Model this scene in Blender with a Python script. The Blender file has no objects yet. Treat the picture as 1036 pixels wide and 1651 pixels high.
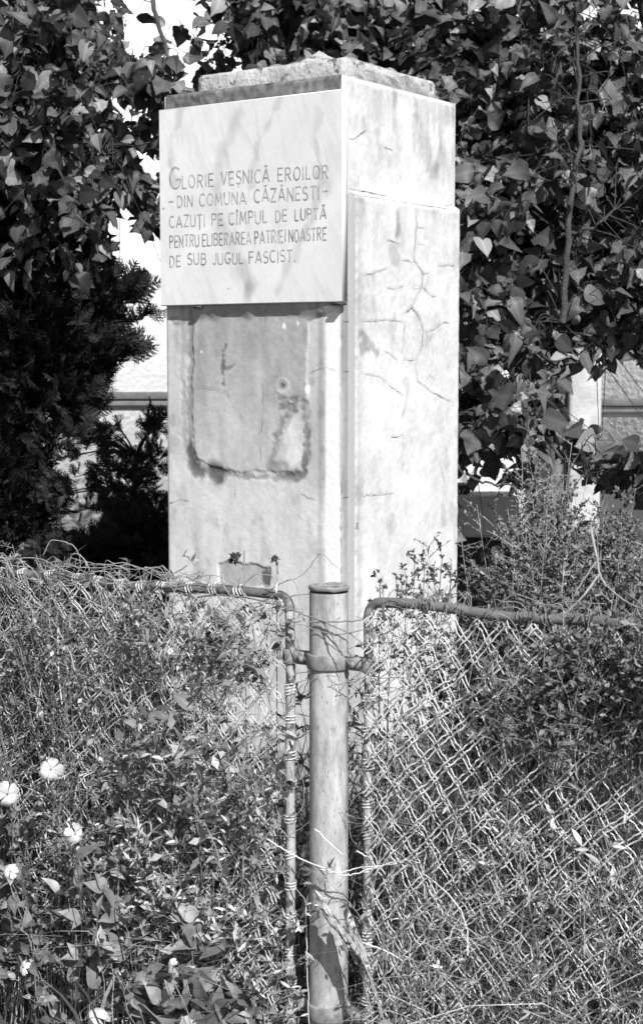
import bpy, math, random
import numpy as np
from mathutils import Vector

random.seed(7)
rng = np.random.default_rng(11)
R = math.radians
scn = bpy.context.scene
col = scn.collection

# ------------------------------------------------------------------ camera, sky, sun, exposure
FOC, PITCH, EYE = 2625.0, R(5.25), 1.6
cam_d = bpy.data.cameras.new('camera')
cam = bpy.data.objects.new('camera', cam_d); col.objects.link(cam)
cam.location = (0, 0, EYE); cam.rotation_euler = (math.pi/2 - PITCH, 0, 0)
cam_d.sensor_fit = 'VERTICAL'; cam_d.sensor_height = 24.0; cam_d.lens = 24.0*FOC/1651
cam_d.clip_end = 2000; cam_d.clip_start = 0.05
cam_d.dof.use_dof = True; cam_d.dof.focus_distance = 4.4; cam_d.dof.aperture_fstop = 6.3
scn.camera = cam

SUN_AZ, SUN_EL = R(22), R(42)          # to the right behind the camera
world = bpy.data.worlds.new('World'); scn.world = world; world.use_nodes = True
nt = world.node_tree; nt.nodes.clear()
wo = nt.nodes.new('ShaderNodeOutputWorld'); bg = nt.nodes.new('ShaderNodeBackground')
sky = nt.nodes.new('ShaderNodeTexSky'); sky.sky_type = 'NISHITA'; sky.sun_disc = False
sky.sun_elevation = SUN_EL; sky.sun_rotation = math.pi - SUN_AZ
sky.dust_density = 2.0
bw = nt.nodes.new('ShaderNodeRGBToBW')          # black-and-white photograph
bg.inputs['Strength'].default_value = 0.065
nt.links.new(sky.outputs[0], bw.inputs[0]); nt.links.new(bw.outputs[0], bg.inputs['Color'])
nt.links.new(bg.outputs[0], wo.inputs[0])
sd = bpy.data.lights.new('sun', 'SUN'); sd.energy = 4.6; sd.angle = R(0.5); sd.color = (1, 1, 1)
so = bpy.data.objects.new('sun', sd); col.objects.link(so)
sdir = Vector((math.sin(SUN_AZ)*math.cos(SUN_EL), -math.cos(SUN_AZ)*math.cos(SUN_EL), math.sin(SUN_EL)))
so.rotation_euler = sdir.to_track_quat('Z', 'Y').to_euler(); so.location = (3, -6, 8)
vs = scn.view_settings
vs.view_transform = 'Standard'; vs.look = 'None'; vs.gamma = 1; vs.use_curve_mapping = False
vs.exposure = 0.47

# ------------------------------------------------------------------ tracing helpers (photo pixel -> place in the world)
def ray(px, py):
    X, Y = (px-518)/FOC, (825.5-py)/FOC
    c, s = math.cos(PITCH), math.sin(PITCH)
    return np.array([X, c+Y*s, -s+Y*c])
def at_depth(px, py, y):
    d = ray(px, py); t = y/d[1]
    return np.array([0, 0, EYE]) + d*t
def on_plane(px, py, q, n):
    d = ray(px, py); o = np.array([0, 0, EYE])
    return o + d*(np.dot(np.asarray(q, float)-o, n)/np.dot(d, n))
def project(P):
    P = np.atleast_2d(P); x, y, z = P[:, 0], P[:, 1], P[:, 2]-EYE
    c, s = math.cos(PITCH), math.sin(PITCH)
    d = y*c-z*s; u = y*s+z*c
    return np.stack([518+FOC*x/d, 825.5-FOC*u/d], 1)

# ------------------------------------------------------------------ noise
_tab = rng.random((256, 256))
def vnoise(x, y):
    xi = np.floor(x).astype(int); yi = np.floor(y).astype(int); fx = x-xi; fy = y-yi
    fx = fx*fx*(3-2*fx); fy = fy*fy*(3-2*fy)
    a = _tab[xi % 256, yi % 256]; b = _tab[(xi+1) % 256, yi % 256]
    c = _tab[xi % 256, (yi+1) % 256]; d = _tab[(xi+1) % 256, (yi+1) % 256]
    return (a*(1-fx)+b*fx)*(1-fy)+(c*(1-fx)+d*fx)*fy
def fbm(x, y, o=4):
    s = 0; a = .5; t = 0
    for i in range(o):
        s = s+a*vnoise(x+17.3*i, y+9.1*i); t += a; x = x*2.03; y = y*2.03; a *= .5
    return s/t
def sm(a, b, x):
    t = np.clip((x-a)/(b-a), 0, 1); return t*t*(3-2*t)
def dist_poly(x, y, pts):
    d = np.full(np.shape(x), 1e9)
    for (x0, y0), (x1, y1) in zip(pts[:-1], pts[1:]):
        vx, vy = x1-x0, y1-y0; L = vx*vx+vy*vy+1e-12
        t = np.clip(((x-x0)*vx+(y-y0)*vy)/L, 0, 1)
        d = np.minimum(d, np.hypot(x-x0-t*vx, y-y0-t*vy))
    return d
def inside(x, y, pts):
    r = np.zeros(np.shape(x), bool)
    for (x0, y0), (x1, y1) in zip(pts, pts[1:]+pts[:1]):
        c = ((y0 > y) != (y1 > y)) & (x < (x1-x0)*(y-y0)/((y1-y0) or 1e-9)+x0)
        r ^= c
    return r

# ------------------------------------------------------------------ materials (all neutral grey)
def newmat(name):
    m = bpy.data.materials.new(name); m.use_nodes = True
    b = m.node_tree.nodes['Principled BSDF']; return m, m.node_tree, b
def g3(v): return (v, v, v, 1)
def noise_mat(name, lo, hi, scale=8, rough=.85, bump=.2, bscale=60, detail=6, bdist=.01, stretch=None, spots=None, metal=0):
    m, t, b = newmat(name); N = t.nodes; L = t.links
    tc = N.new('ShaderNodeTexCoord'); mp = N.new('ShaderNodeMapping'); L.new(tc.outputs['Object'], mp.inputs[0])
    if stretch: mp.inputs['Scale'].default_value = stretch
    n = N.new('ShaderNodeTexNoise'); n.inputs['Scale'].default_value = scale; n.inputs['Detail'].default_value = detail
    n.inputs['Roughness'].default_value = .65
    L.new(mp.outputs[0], n.inputs['Vector'])
    r = N.new('ShaderNodeValToRGB'); r.color_ramp.elements[0].position = .32; r.color_ramp.elements[1].position = .68
    r.color_ramp.elements[0].color = g3(lo); r.color_ramp.elements[1].color = g3(hi)
    L.new(n.outputs[0], r.inputs[0]); out = r.outputs[0]
    if spots:
        sc, thr, val = spots
        n2 = N.new('ShaderNodeTexNoise'); n2.inputs['Scale'].default_value = sc; n2.inputs['Detail'].default_value = 4
        L.new(mp.outputs[0], n2.inputs['Vector'])
        r2 = N.new('ShaderNodeValToRGB'); r2.color_ramp.elements[0].position = thr; r2.color_ramp.elements[1].position = thr+.07
        r2.color_ramp.elements[0].color = g3(0); r2.color_ramp.elements[1].color = g3(1)
        L.new(n2.outputs[0], r2.inputs[0])
        mx = N.new('ShaderNodeMix'); mx.data_type = 'RGBA'; L.new(r2.outputs[0], mx.inputs[0])
        L.new(out, mx.inputs[6]); mx.inputs[7].default_value = g3(val); out = mx.outputs[2]
    L.new(out, b.inputs['Base Color']); b.inputs['Roughness'].default_value = rough; b.inputs['Metallic'].default_value = metal
    if bump:
        nb = N.new('ShaderNodeTexNoise'); nb.inputs['Scale'].default_value = bscale; nb.inputs['Detail'].default_value = 5
        L.new(tc.outputs['Object'], nb.inputs['Vector'])
        bp = N.new('ShaderNodeBump'); bp.inputs['Strength'].default_value = bump; bp.inputs['Distance'].default_value = bdist
        L.new(nb.outputs[0], bp.inputs['Height']); L.new(bp.outputs[0], b.inputs['Normal'])
    return m
def tone_mat(name, rough=.9, fine=.12, fscale=180, bump=.25, bdist=.004):
    """base colour from the 'tone' attribute (stains and wear traced on the object) with fine grain on top"""
    m, t, b = newmat(name); N = t.nodes; L = t.links
    a = N.new('ShaderNodeAttribute'); a.attribute_name = 'tone'
    tc = N.new('ShaderNodeTexCoord')
    n = N.new('ShaderNodeTexNoise'); n.inputs['Scale'].default_value = fscale; n.inputs['Detail'].default_value = 4
    L.new(tc.outputs['Object'], n.inputs['Vector'])
    mr = N.new('ShaderNodeMapRange'); mr.inputs[3].default_value = 1-fine; mr.inputs[4].default_value = 1+fine
    mr.inputs[1].default_value = .3; mr.inputs[2].default_value = .7
    L.new(n.outputs[0], mr.inputs[0])
    mu = N.new('ShaderNodeMath'); mu.operation = 'MULTIPLY'; L.new(a.outputs['Fac'], mu.inputs[0]); L.new(mr.outputs[0], mu.inputs[1])
    L.new(mu.outputs[0], b.inputs['Base Color']); b.inputs['Roughness'].default_value = rough
    bp = N.new('ShaderNodeBump'); bp.inputs['Strength'].default_value = bump; bp.inputs['Distance'].default_value = bdist
    L.new(n.outputs[0], bp.inputs['Height']); L.new(bp.outputs[0], b.inputs['Normal'])
    return m
def leaf_mat(name, lo, hi, rough=.45, trans=.2, spec=.5, veins=0.0, mid=None):
    m, t, b = newmat(name); N = t.nodes; L = t.links
    g = N.new('ShaderNodeNewGeometry'); oi = N.new('ShaderNodeObjectInfo')
    ad = N.new('ShaderNodeMath'); ad.operation = 'ADD'; L.new(g.outputs['Random Per Island'], ad.inputs[0]); L.new(oi.outputs['Random'], ad.inputs[1])
    fr = N.new('ShaderNodeMath'); fr.operation = 'FRACT'; L.new(ad.outputs[0], fr.inputs[0])
    r = N.new('ShaderNodeValToRGB'); r.color_ramp.elements[0].color = g3(lo); r.color_ramp.elements[1].color = g3(hi)
    if mid is not None:
        e = r.color_ramp.elements.new(.75); e.color = g3(mid)
    L.new(fr.outputs[0], r.inputs[0]); out = r.outputs[0]
    tc = N.new('ShaderNodeTexCoord')
    n = N.new('ShaderNodeTexNoise'); n.inputs['Scale'].default_value = 45; n.inputs['Detail'].default_value = 3
    L.new(tc.outputs['Object'], n.inputs['Vector'])
    mr = N.new('ShaderNodeMapRange'); mr.inputs[1].default_value = .3; mr.inputs[2].default_value = .7
    mr.inputs[3].default_value = .7; mr.inputs[4].default_value = 1.3; L.new(n.outputs[0], mr.inputs[0])
    mu = N.new('ShaderNodeMix'); mu.data_type = 'RGBA'; mu.blend_type = 'MULTIPLY'; mu.inputs[0].default_value = 1
    L.new(out, mu.inputs[6]); L.new(mr.outputs[0], mu.inputs[7]); out = mu.outputs[2]
    if veins:
        uv = N.new('ShaderNodeAttribute'); uv.attribute_name = 'vein'
        rr = N.new('ShaderNodeMapRange'); rr.inputs[1].default_value = 0; rr.inputs[2].default_value = 1
        rr.inputs[3].default_value = 1; rr.inputs[4].default_value = 1+veins
        pw = N.new('ShaderNodeMath'); pw.operation = 'POWER'; pw.inputs[1].default_value = 5
        L.new(uv.outputs['Fac'], pw.inputs[0]); L.new(pw.outputs[0], rr.inputs[0])
        m2 = N.new('ShaderNodeMix'); m2.data_type = 'RGBA'; m2.blend_type = 'MULTIPLY'; m2.inputs[0].default_value = 1
        L.new(out, m2.inputs[6]); L.new(rr.outputs[0], m2.inputs[7]); out = m2.outputs[2]
    L.new(out, b.inputs['Base Color']); b.inputs['Roughness'].default_value = rough
    b.inputs['Specular IOR Level'].default_value = spec
    if trans:
        tr = N.new('ShaderNodeBsdfTranslucent'); L.new(out, tr.inputs['Color'])
        ms = N.new('ShaderNodeMixShader'); ms.inputs[0].default_value = trans
        L.new(b.outputs[0], ms.inputs[1]); L.new(tr.outputs[0], ms.inputs[2])
        L.new(ms.outputs[0], N['Material Output'].inputs['Surface'])
    return m
def flat_mat(name, v, rough=.8, metal=0, spec=.5):
    m, t, b = newmat(name); b.inputs['Base Color'].default_value = g3(v)
    b.inputs['Roughness'].default_value = rough; b.inputs['Metallic'].default_value = metal; b.inputs['Specular IOR Level'].default_value = spec
    return m

M = {
 'soil': noise_mat('soil', .03, .09, 6, .95, .6, 30),
 'plaster': tone_mat('weathered_plaster', .92, .08, 150, .14, .003),
 'marble': tone_mat('veined_marble', .38, .03, 60, .03, .001),
 'cap': noise_mat('mossy_concrete', .12, .42, 22, .95, .8, 90, bdist=.012),
 'capline': noise_mat('concrete_cap', .28, .55, 16, .95, .7, 80, bdist=.01, spots=(30, .58, .12)),
 'crack': flat_mat('crack_line', .06, .95),
 'crackfine': flat_mat('crack_fine', .20, .95),
 'ink': noise_mat('engraved_paint', .14, .60, 24, .8, 0),
 'wall': noise_mat('rough_stucco', .76, .87, 4, .95, .45, 26, bdist=.015),
 'band': noise_mat('shaded_band', .09, .16, 12, .7, .2, 60),
 'bandlight': noise_mat('band_light', .4, .55, 12, .7, .2, 60),
 'pilaster': noise_mat('pilaster_plaster', .4, .62, 6, .9, .4, 40),
 'pipe_dark': noise_mat('downpipe_zinc', .10, .2, 14, .6, .1, 60),
 'glass': flat_mat('window_glass', .02, .06, 0, .8),
 'winframe': noise_mat('window_paint', .55, .75, 20, .6, .1, 60),
 'roof': noise_mat('roof_tiles', .1, .2, 10, .9, .4, 60),
 'coping': noise_mat('coping_concrete', .34, .5, 9, .9, .4, 50),
 'darkbase': noise_mat('dark_base', .025, .05, 9, .9, .4, 50),
 'postpaint': noise_mat('worn_post_paint', .22, .54, 20, .65, .3, 120, bdist=.0015, stretch=(1.8, 1.8, .55), spots=(120, .60, .22), detail=9),
 'framepipe': noise_mat('worn_frame_pipe', .26, .50, 30, .55, .25, 120, bdist=.002, spots=(40, .56, .10)),
 'railrust': noise_mat('rusty_rail', .07, .19, 30, .7, .35, 120, bdist=.002, spots=(50, .62, .3)),
 'clamp': noise_mat('clamp_steel', .14, .32, 40, .55, .3, 120, bdist=.002),
 'wire': noise_mat('galvanised_wire', .48, .85, 11, .5, 0),
 'wirel': noise_mat('dull_wire', .26, .82, 9, .55, 0),
 'wiredark': noise_mat('rusted_wire', .09, .28, 30, .6, 0),
 'bark': noise_mat('bark', .03, .08, 30, .95, .6, 60, stretch=(1, 1, .3)),
 'twig': noise_mat('dark_twig', .02, .05, 30, .9, 0),
 'vine': noise_mat('dry_vine', .11, .46, 12, .8, 0),
 'leafL': leaf_mat('left_tree_leaf', .025, .27, .55, .22, .4, veins=.5, mid=.095),
 'leafR': leaf_mat('right_tree_leaf', .03, .30, .55, .22, .4, veins=.5, mid=.11),
 'conifer': leaf_mat('conifer_scale', .012, .05, .75, .05, .2),
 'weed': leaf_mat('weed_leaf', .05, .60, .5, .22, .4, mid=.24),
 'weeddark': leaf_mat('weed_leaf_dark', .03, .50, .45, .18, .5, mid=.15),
 'straw': leaf_mat('dry_grass', .16, .90, .5, .15, .5, mid=.55),
 'palew': leaf_mat('pale_weed_leaf', .14, .80, .5, .2, .5, mid=.42),
 'grass': leaf_mat('green_grass', .06, .30, .5, .25, .4, mid=.16),
 'feather': leaf_mat('feathery_leaf', .08, .30, .8, .2, .1, mid=.18),
 'ovate': leaf_mat('ovate_leaf', .08, .40, .55, .2, .4, veins=.3, mid=.22),
 'petal': leaf_mat('white_petal', .52, .78, .7, .25, .2),
 'pale': flat_mat('pale_straw', .74, .7),
 'spike': leaf_mat('grass_spike', .30, .66, .7, .15, .2, mid=.48),
 'bud': leaf_mat('dark_bud', .03, .14, .7, .1, .3),
}

# ------------------------------------------------------------------ object helpers
def tag(o, label=None, cat=None, group=None, kind=None):
    if label: o['label'] = label
    if cat: o['category'] = cat
    if group: o['group'] = group
    if kind: o['kind'] = kind
    return o
def empty(name, loc=(0, 0, 0), label=None, cat=None, group=None):
    o = bpy.data.objects.new(name, None); col.objects.link(o); o.location = tuple(float(v) for v in loc)
    o.empty_display_size = .1
    return tag(o, label, cat, group)
class Geo:
    """numpy mesh accumulator (quads and n-gons); verts in world space, shifted to the parent when built"""
    def __init__(s): s.v = []; s.q = []; s.n = 0; s.tone = []; s.ng = []
    def add(s, v, f, tone=None):
        v = np.asarray(v, float).reshape(-1, 3); f = np.asarray(f, int)
        s.v.append(v); s.q.append(f.reshape(-1, 4)+s.n)
        s.tone.append(np.zeros(len(v)) if tone is None else np.broadcast_to(tone, (len(v),)))
        s.n += len(v); return s
    def scatter(s, tv, tf, Rm, pos, tone=None):
        N = len(pos); K = len(tv)
        if N == 0: return s
        v = np.einsum('nij,kj->nki', Rm, tv)+pos[:, None, :]
        f = (tf[None]+(np.arange(N)*K)[:, None, None]).reshape(-1, 4)
        t = None if tone is None else np.tile(tone, N)
        return s.add(v.reshape(-1, 3), f, t)
    def tubes(s, paths, rad, sides=3):
        paths = np.asarray(paths, float)
        if paths.ndim == 2: paths = paths[None]
        N, K, _ = paths.shape
        if N == 0: return s
        rad = np.broadcast_to(np.asarray(rad, float), (N, K)) if np.ndim(rad) < 2 else np.asarray(rad)
        t = np.gradient(paths, axis=1); t /= np.linalg.norm(t, axis=2, keepdims=True)+1e-9
        ref = np.where(np.abs(t[:, :1, 2:3]) > .9, np.array([1., 0, 0]), np.array([0, 0, 1.]))
        ref = np.broadcast_to(ref, t.shape)
        a = np.cross(t, ref); a /= np.linalg.norm(a, axis=2, keepdims=True)+1e-9
        b = np.cross(t, a)
        an = np.arange(sides)/sides*2*np.pi
        ring = (np.cos(an)[None, None, :, None]*a[:, :, None, :]+np.sin(an)[None, None, :, None]*b[:, :, None, :])
        v = paths[:, :, None, :]+ring*rad[:, :, None, None]
        i = np.arange(K-1)[:, None]*sides; j = np.arange(sides)[None]; j2 = (j+1) % sides
        f = np.stack([i+j, i+j2, i+sides+j2, i+sides+j], -1).reshape(-1, 4)
        f = (f[None]+(np.arange(N)*K*sides)[:, None, None]).reshape(-1, 4)
        return s.add(v.reshape(-1, 3), f)
    def ribbons(s, paths, width, side):
        """paths (N,K,3), width (N,K), side (N,3)"""
        N, K, _ = paths.shape
        if N == 0: return s
        w = width[:, :, None]*side[:, None, :]*.5
        v = np.stack([paths-w, paths+w], 2).reshape(-1, 3)
        i = np.arange(K-1)*2
        f = np.stack([i, i+1, i+3, i+2], -1)
        f = (f[None]+(np.arange(N)*K*2)[:, None, None]).reshape(-1, 4)
        return s.add(v, f)
    def build(s, name, mat, parent=None, smooth=False, kind=None, label=None, cat=None, group=None, tone=None):
        v = np.concatenate(s.v); f = np.concatenate(s.q)
        if parent is not None:
            p = parent; off = np.zeros(3)
            while p is not None: off += np.array(p.location); p = p.parent
            v = v-off
        me = bpy.data.meshes.new(name)
        deg = f[:, 2] == f[:, 3]
        q = f[~deg]; t = f[deg][:, :3]
        me.vertices.add(len(v)); me.vertices.foreach_set('co', v.astype(np.float32).ravel())
        me.loops.add(len(q)*4+len(t)*3); me.loops.foreach_set('vertex_index', np.concatenate([q.ravel(), t.ravel()]).astype(np.int32))
        me.polygons.add(len(q)+len(t))
        ls = np.concatenate([np.arange(len(q))*4, len(q)*4+np.arange(len(t))*3]).astype(np.int32)
        me.polygons.foreach_set('loop_start', ls)
        me.update(calc_edges=True); me.validate()
        if smooth: me.polygons.foreach_set('use_smooth', np.ones(len(me.polygons), bool))
        if tone:
            at = me.attributes.new(tone, 'FLOAT', 'POINT'); at.data.foreach_set('value', np.concatenate(s.tone).astype(np.float32))
        me.materials.append(mat)
        o = bpy.data.objects.new(name, me); col.objects.link(o)
        if parent is not None: o.parent = parent
        return tag(o, label, cat, group, kind)
def box_vf(x0, x1, y0, y1, z0, z1):
    v = np.array([[x, y, z] for x in (x0, x1) for y in (y0, y1) for z in (z0, z1)], float)
    f = np.array([[0, 1, 3, 2], [4, 6, 7, 5], [0, 4, 5, 1], [2, 3, 7, 6], [0, 2, 6, 4], [1, 5, 7, 3]])
    return v, f
def bevel(o, w=.004, seg=2):
    m = o.modifiers.new('bevel', 'BEVEL'); m.width = w; m.segments = seg; m.limit_method = 'ANGLE'; return o
def unit(v): v = np.asarray(v, float); return v/(np.linalg.norm(v, axis=-1, keepdims=True)+1e-12)
def frames(d, n, sx, sy=None):
    """rotation+scale matrices: local y along d, local z near n"""
    d = unit(d); x = unit(np.cross(d, n)); z = np.cross(x, d)
    sx = np.asarray(sx)[:, None]; sy = sx if sy is None else np.asarray(sy)[:, None]
    return np.stack([x*sx, d*sy, z*sx], -1)
def rdir(n, up=0.0, spread=1.0):
    v = rng.normal(size=(n, 3))*spread; v[:, 2] += up; return unit(v)
def catmull(pts, n=10):
    P = [np.asarray(p, float) for p in pts]; P = [2*P[0]-P[1]]+P+[2*P[-1]-P[-2]]
    out = []
    for i in range(1, len(P)-2):
        for k in range(n):
            t = k/n
            out.append(.5*((2*P[i])+(-P[i-1]+P[i+1])*t+(2*P[i-1]-5*P[i]+4*P[i+1]-P[i+2])*t*t+(-P[i-1]+3*P[i]-3*P[i+1]+P[i+2])*t**3))
    out.append(P[-2]); return np.array(out)

# ------------------------------------------------------------------ ground
g = Geo(); gx = np.linspace(-1, 1, 61); gx = np.sign(gx)*np.abs(gx)**3*300
X, Y = np.meshgrid(gx, gx+0, indexing='ij'); Z = (fbm(X*.7+50, Y*.7+50)-.5)*.10*np.exp(-((X/30)**2+(Y/30)**2))-.02
v = np.stack([X, Y+6, Z], -1).reshape(-1, 3); i = np.arange(60)[:, None]*61+np.arange(60)[None]
g.add(v, np.stack([i, i+61, i+62, i+1], -1).reshape(-1, 4)); g.build('ground', M['soil'], smooth=True, kind='structure')

# ------------------------------------------------------------------ house behind
HY = 12.0
house = empty('house', (0, HY, 0), 'white rough stucco house wall with dark moulding seen behind the trees', 'house')
# wall front face with window opening; dark panes added to deepen the leaf gaps
wx0, wx1, wz0, wz1 = .62, 1.50, 1.95, 3.55
g = Geo()
for x0, x1, z0, z1 in ((-7, wx0, 0, 4.95), (wx1, 7, 0, 4.95), (wx0, wx1, 0, wz0), (wx0, wx1, wz1, 4.95)):
    g.add(*box_vf(x0, x1, HY, HY+.3, z0, z1))
g.build('wall', M['wall'], house)
g = Geo(); g.add(*box_vf(-7, -6.7, HY+.301, HY+6, 0, 4.95)); g.add(*box_vf(6.7, 7, HY+.301, HY+6, 0, 4.95)); g.add(*box_vf(-6.699, 6.699, HY+5.7, HY+6, 0, 4.95))
g.build('wall', M['wall'], house)
for (xa, xb, zt) in ((-7, 1.795, 1.385), (2.045, 7, 1.335)):      # moulding at sill height, its own shade put into the dark colour
    g = Geo(); g.add(*box_vf(xa, xb, HY-.05, HY-.001, zt-.055, zt)); g.add(*box_vf(xa, xb, HY-.04, HY-.0012, zt-.105, zt-.078))
    bevel(g.build('moulding', M['band'], house), .008, 3)
    g = Geo(); g.add(*box_vf(xa, xb, HY-.030, HY-.0015, zt-.0775, zt-.0555)); g.build('moulding_strip', M['bandlight'], house)
g = Geo(); g.add(*box_vf(1.80, 2.04, HY-.12, HY-.001, 0, 4.6)); bevel(g.build('pilaster', M['pilaster'], house), .03, 3)
g = Geo(); g.tubes(np.array([[1.72, HY-.08, .05], [1.72, HY-.08, 2.2], [1.72, HY-.08, 4.5]]), .05, 12); g.build('downpipe', M['pipe_dark'], house, True)
g = Geo()
for k, (d, z0, z1) in enumerate(((.10, 4.62, 4.69), (.18, 4.695, 4.77), (.30, 4.775, 4.86))):
    g.add(*box_vf(-7.1, 7.1, HY-d, HY-.002, z0, z1))
bevel(g.build('cornice', M['winframe'], house), .006)
g = Geo()
v = np.array([[-7.5, HY-.6, 4.97], [7.5, HY-.6, 4.97], [7.5, HY+6.6, 4.97], [-7.5, HY+6.6, 4.97], [-4, HY+3, 7.2], [4, HY+3, 7.2]])
g.add(v, [[0, 1, 5, 4], [2, 3, 4, 5], [1, 2, 5, 5], [3, 0, 4, 4], [3, 2, 1, 0]]); g.build('roof', M['roof'], house)
g = Geo()
for x0, x1, z0, z1 in ((wx0-.08, wx0+.05, wz0-.05, wz1+.1), (wx1-.05, wx1+.08, wz0-.05, wz1+.1), (wx0+.051, wx1-.051, wz1-.04, wz1+.08), (wx0+.051, wx1-.051, wz0-.04, wz0+.06)):
    g.add(*box_vf(x0, x1, HY-.035, HY+.1, z0, z1))
wf = bevel(g.build('window', M['winframe'], house), .004)
wm = (wx0+wx1)/2; tr = wz1-.5
for x0, x1, z0, z1 in ((wm-.035, wm+.035, wz0+.061, wz1-.041), (wx0+.052, wm-.036, tr-.025, tr+.025), (wm+.036, wx1-.052, tr-.025, tr+.025)):
    g = Geo(); g.add(*box_vf(x0, x1, HY+.02, HY+.07, z0, z1)); g.build('window_bar', M['winframe'], wf)
for x0, x1 in ((wx0+.05, wm-.035), (wm+.035, wx1-.05)):
    for z0, z1 in ((wz0+.06, tr-.025), (tr+.025, wz1-.04)):
        g = Geo(); g.add(*box_vf(x0, x1, HY+.045, HY+.05, z0, z1)); g.build('pane', M['glass'], wf)
g = Geo(); g.add(*box_vf(wx0-.15, wx1+.15, HY-.14, HY-.036, wz0-.10, wz0-.052)); bevel(g.build('window_sill', M['winframe'], house), .006)

# low parapet between pillar and house
pw = empty('low_wall', (0, 8.6, 0), 'low wall with pale rounded concrete coping right behind the memorial pillar', 'wall')
a = at_depth(733, 800, 8.6); zc0, zc1 = at_depth(760, 868, 8.6)[2], at_depth(760, 800, 8.6)[2]
g = Geo(); g.add(*box_vf(.1, 1.05, 8.6, 8.95, zc0, zc1)); bevel(g.build('coping', M['coping'], pw), .03, 4)
g = Geo(); g.add(*box_vf(.14, 2.6, 8.66, 8.9, 0, zc0-.001)); g.build('base', M['darkbase'], pw)  # near-black wall body below the coping
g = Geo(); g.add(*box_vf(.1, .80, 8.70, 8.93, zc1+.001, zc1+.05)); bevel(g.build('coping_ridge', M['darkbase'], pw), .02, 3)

# ------------------------------------------------------------------ memorial pillar
YAW = .6062; W1, W2, ZT, ZL = .8128, .7975, 2.612, 2.200
A = np.array([.0703, 5.85, 0.])
d1 = np.array([-math.cos(YAW), math.sin(YAW), 0]); d2 = np.array([math.sin(YAW), math.cos(YAW), 0])
n1, n2 = -d2, -d1
pil = empty('memorial_pillar', tuple(A), 'tall square white plaster memorial pillar with inscribed marble plaque and cracked sides', 'memorial')
def z1(pts): return [(230+.5116*x, 60+.5116*y) for x, y in pts]
def z2(pts): return [(230+.5116*x, 460+.5116*y) for x, y in pts]
def face_uv(pts, q, n, du):
    out = []
    for x, y in pts:
        p = on_plane(x, y, q, n); out.append((float(np.dot(p-A, du)), float(p[2])))
    return out
F1 = lambda pts: face_uv(z2(pts), A, n1, d1)           # front face from zoom 2
PTH = .030
qp = A+n2*PTH
F2 = lambda pts: face_uv(pts, qp, n2, d2)              # side panel
F2b = lambda pts: face_uv(pts, A, n2, d2)

cracks_side = [z1(p) for p in (
 [(858, 540), (862, 590), (857, 640), (853, 700), (870, 725), (882, 745), (900, 742)], [(882, 745), (878, 785), (850, 790)], [(878, 785), (905, 810), (925, 820)],
 [(846, 850), (830, 870)], [(846, 850), (860, 870), (875, 895)], [(810, 703), (835, 705), (853, 712)], [(690, 750), (720, 748), (745, 738), (770, 728)],
 [(765, 792), (800, 790), (820, 785)], [(765, 635), (790, 650), (812, 655)], [(930, 722), (960, 718), (980, 720)], [(862, 600), (885, 602)], [(862, 650), (885, 655)],
 [(878, 790), (862, 815), (846, 850)])] + [z2(p) for p in (
 [(690, 114), (740, 112), (790, 112), (820, 117)], [(820, 92), (843, 70), (870, 95), (880, 130), (878, 190), (862, 230)], [(885, 150), (920, 140), (945, 122), (968, 120)],
 [(760, 208), (780, 218), (800, 235)], [(862, 230), (858, 260), (865, 305), (900, 330), (940, 355), (978, 370)], [(690, 278), (720, 284), (750, 295), (800, 330), (822, 350)],
 [(690, 668), (718, 662)], [(780, 480), (820, 470)], [(935, 560), (945, 600), (950, 625)], [(820, 235), (862, 232)], [(820, 180), (825, 120)], [(718, 662), (790, 655)])]
cracks_front = [
 [(160, 325), (180, 322), (205, 320), (240, 330), (270, 332), (285, 322)], [(270, 332), (280, 355)], [(385, 300), (382, 380), (378, 460), (350, 475)],
 [(375, 500), (378, 550)], [(518, 120), (516, 150)], [(517, 165), (518, 210)], [(525, 275), (555, 265), (580, 262), (618, 270)], [(495, 652), (520, 665), (545, 675)],
 [(100, 682), (125, 675), (150, 680)], [(540, 100), (575, 92)], [(295, 625), (292, 670)], [(82, 690), (100, 682)], [(300, 380), (318, 420)], [(388, 60), (390, 130)]]
gouge = [(253, 318), (249, 270), (254, 225), (263, 185)]
gouge2 = [(255, 262), (268, 268), (290, 258)]

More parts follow.
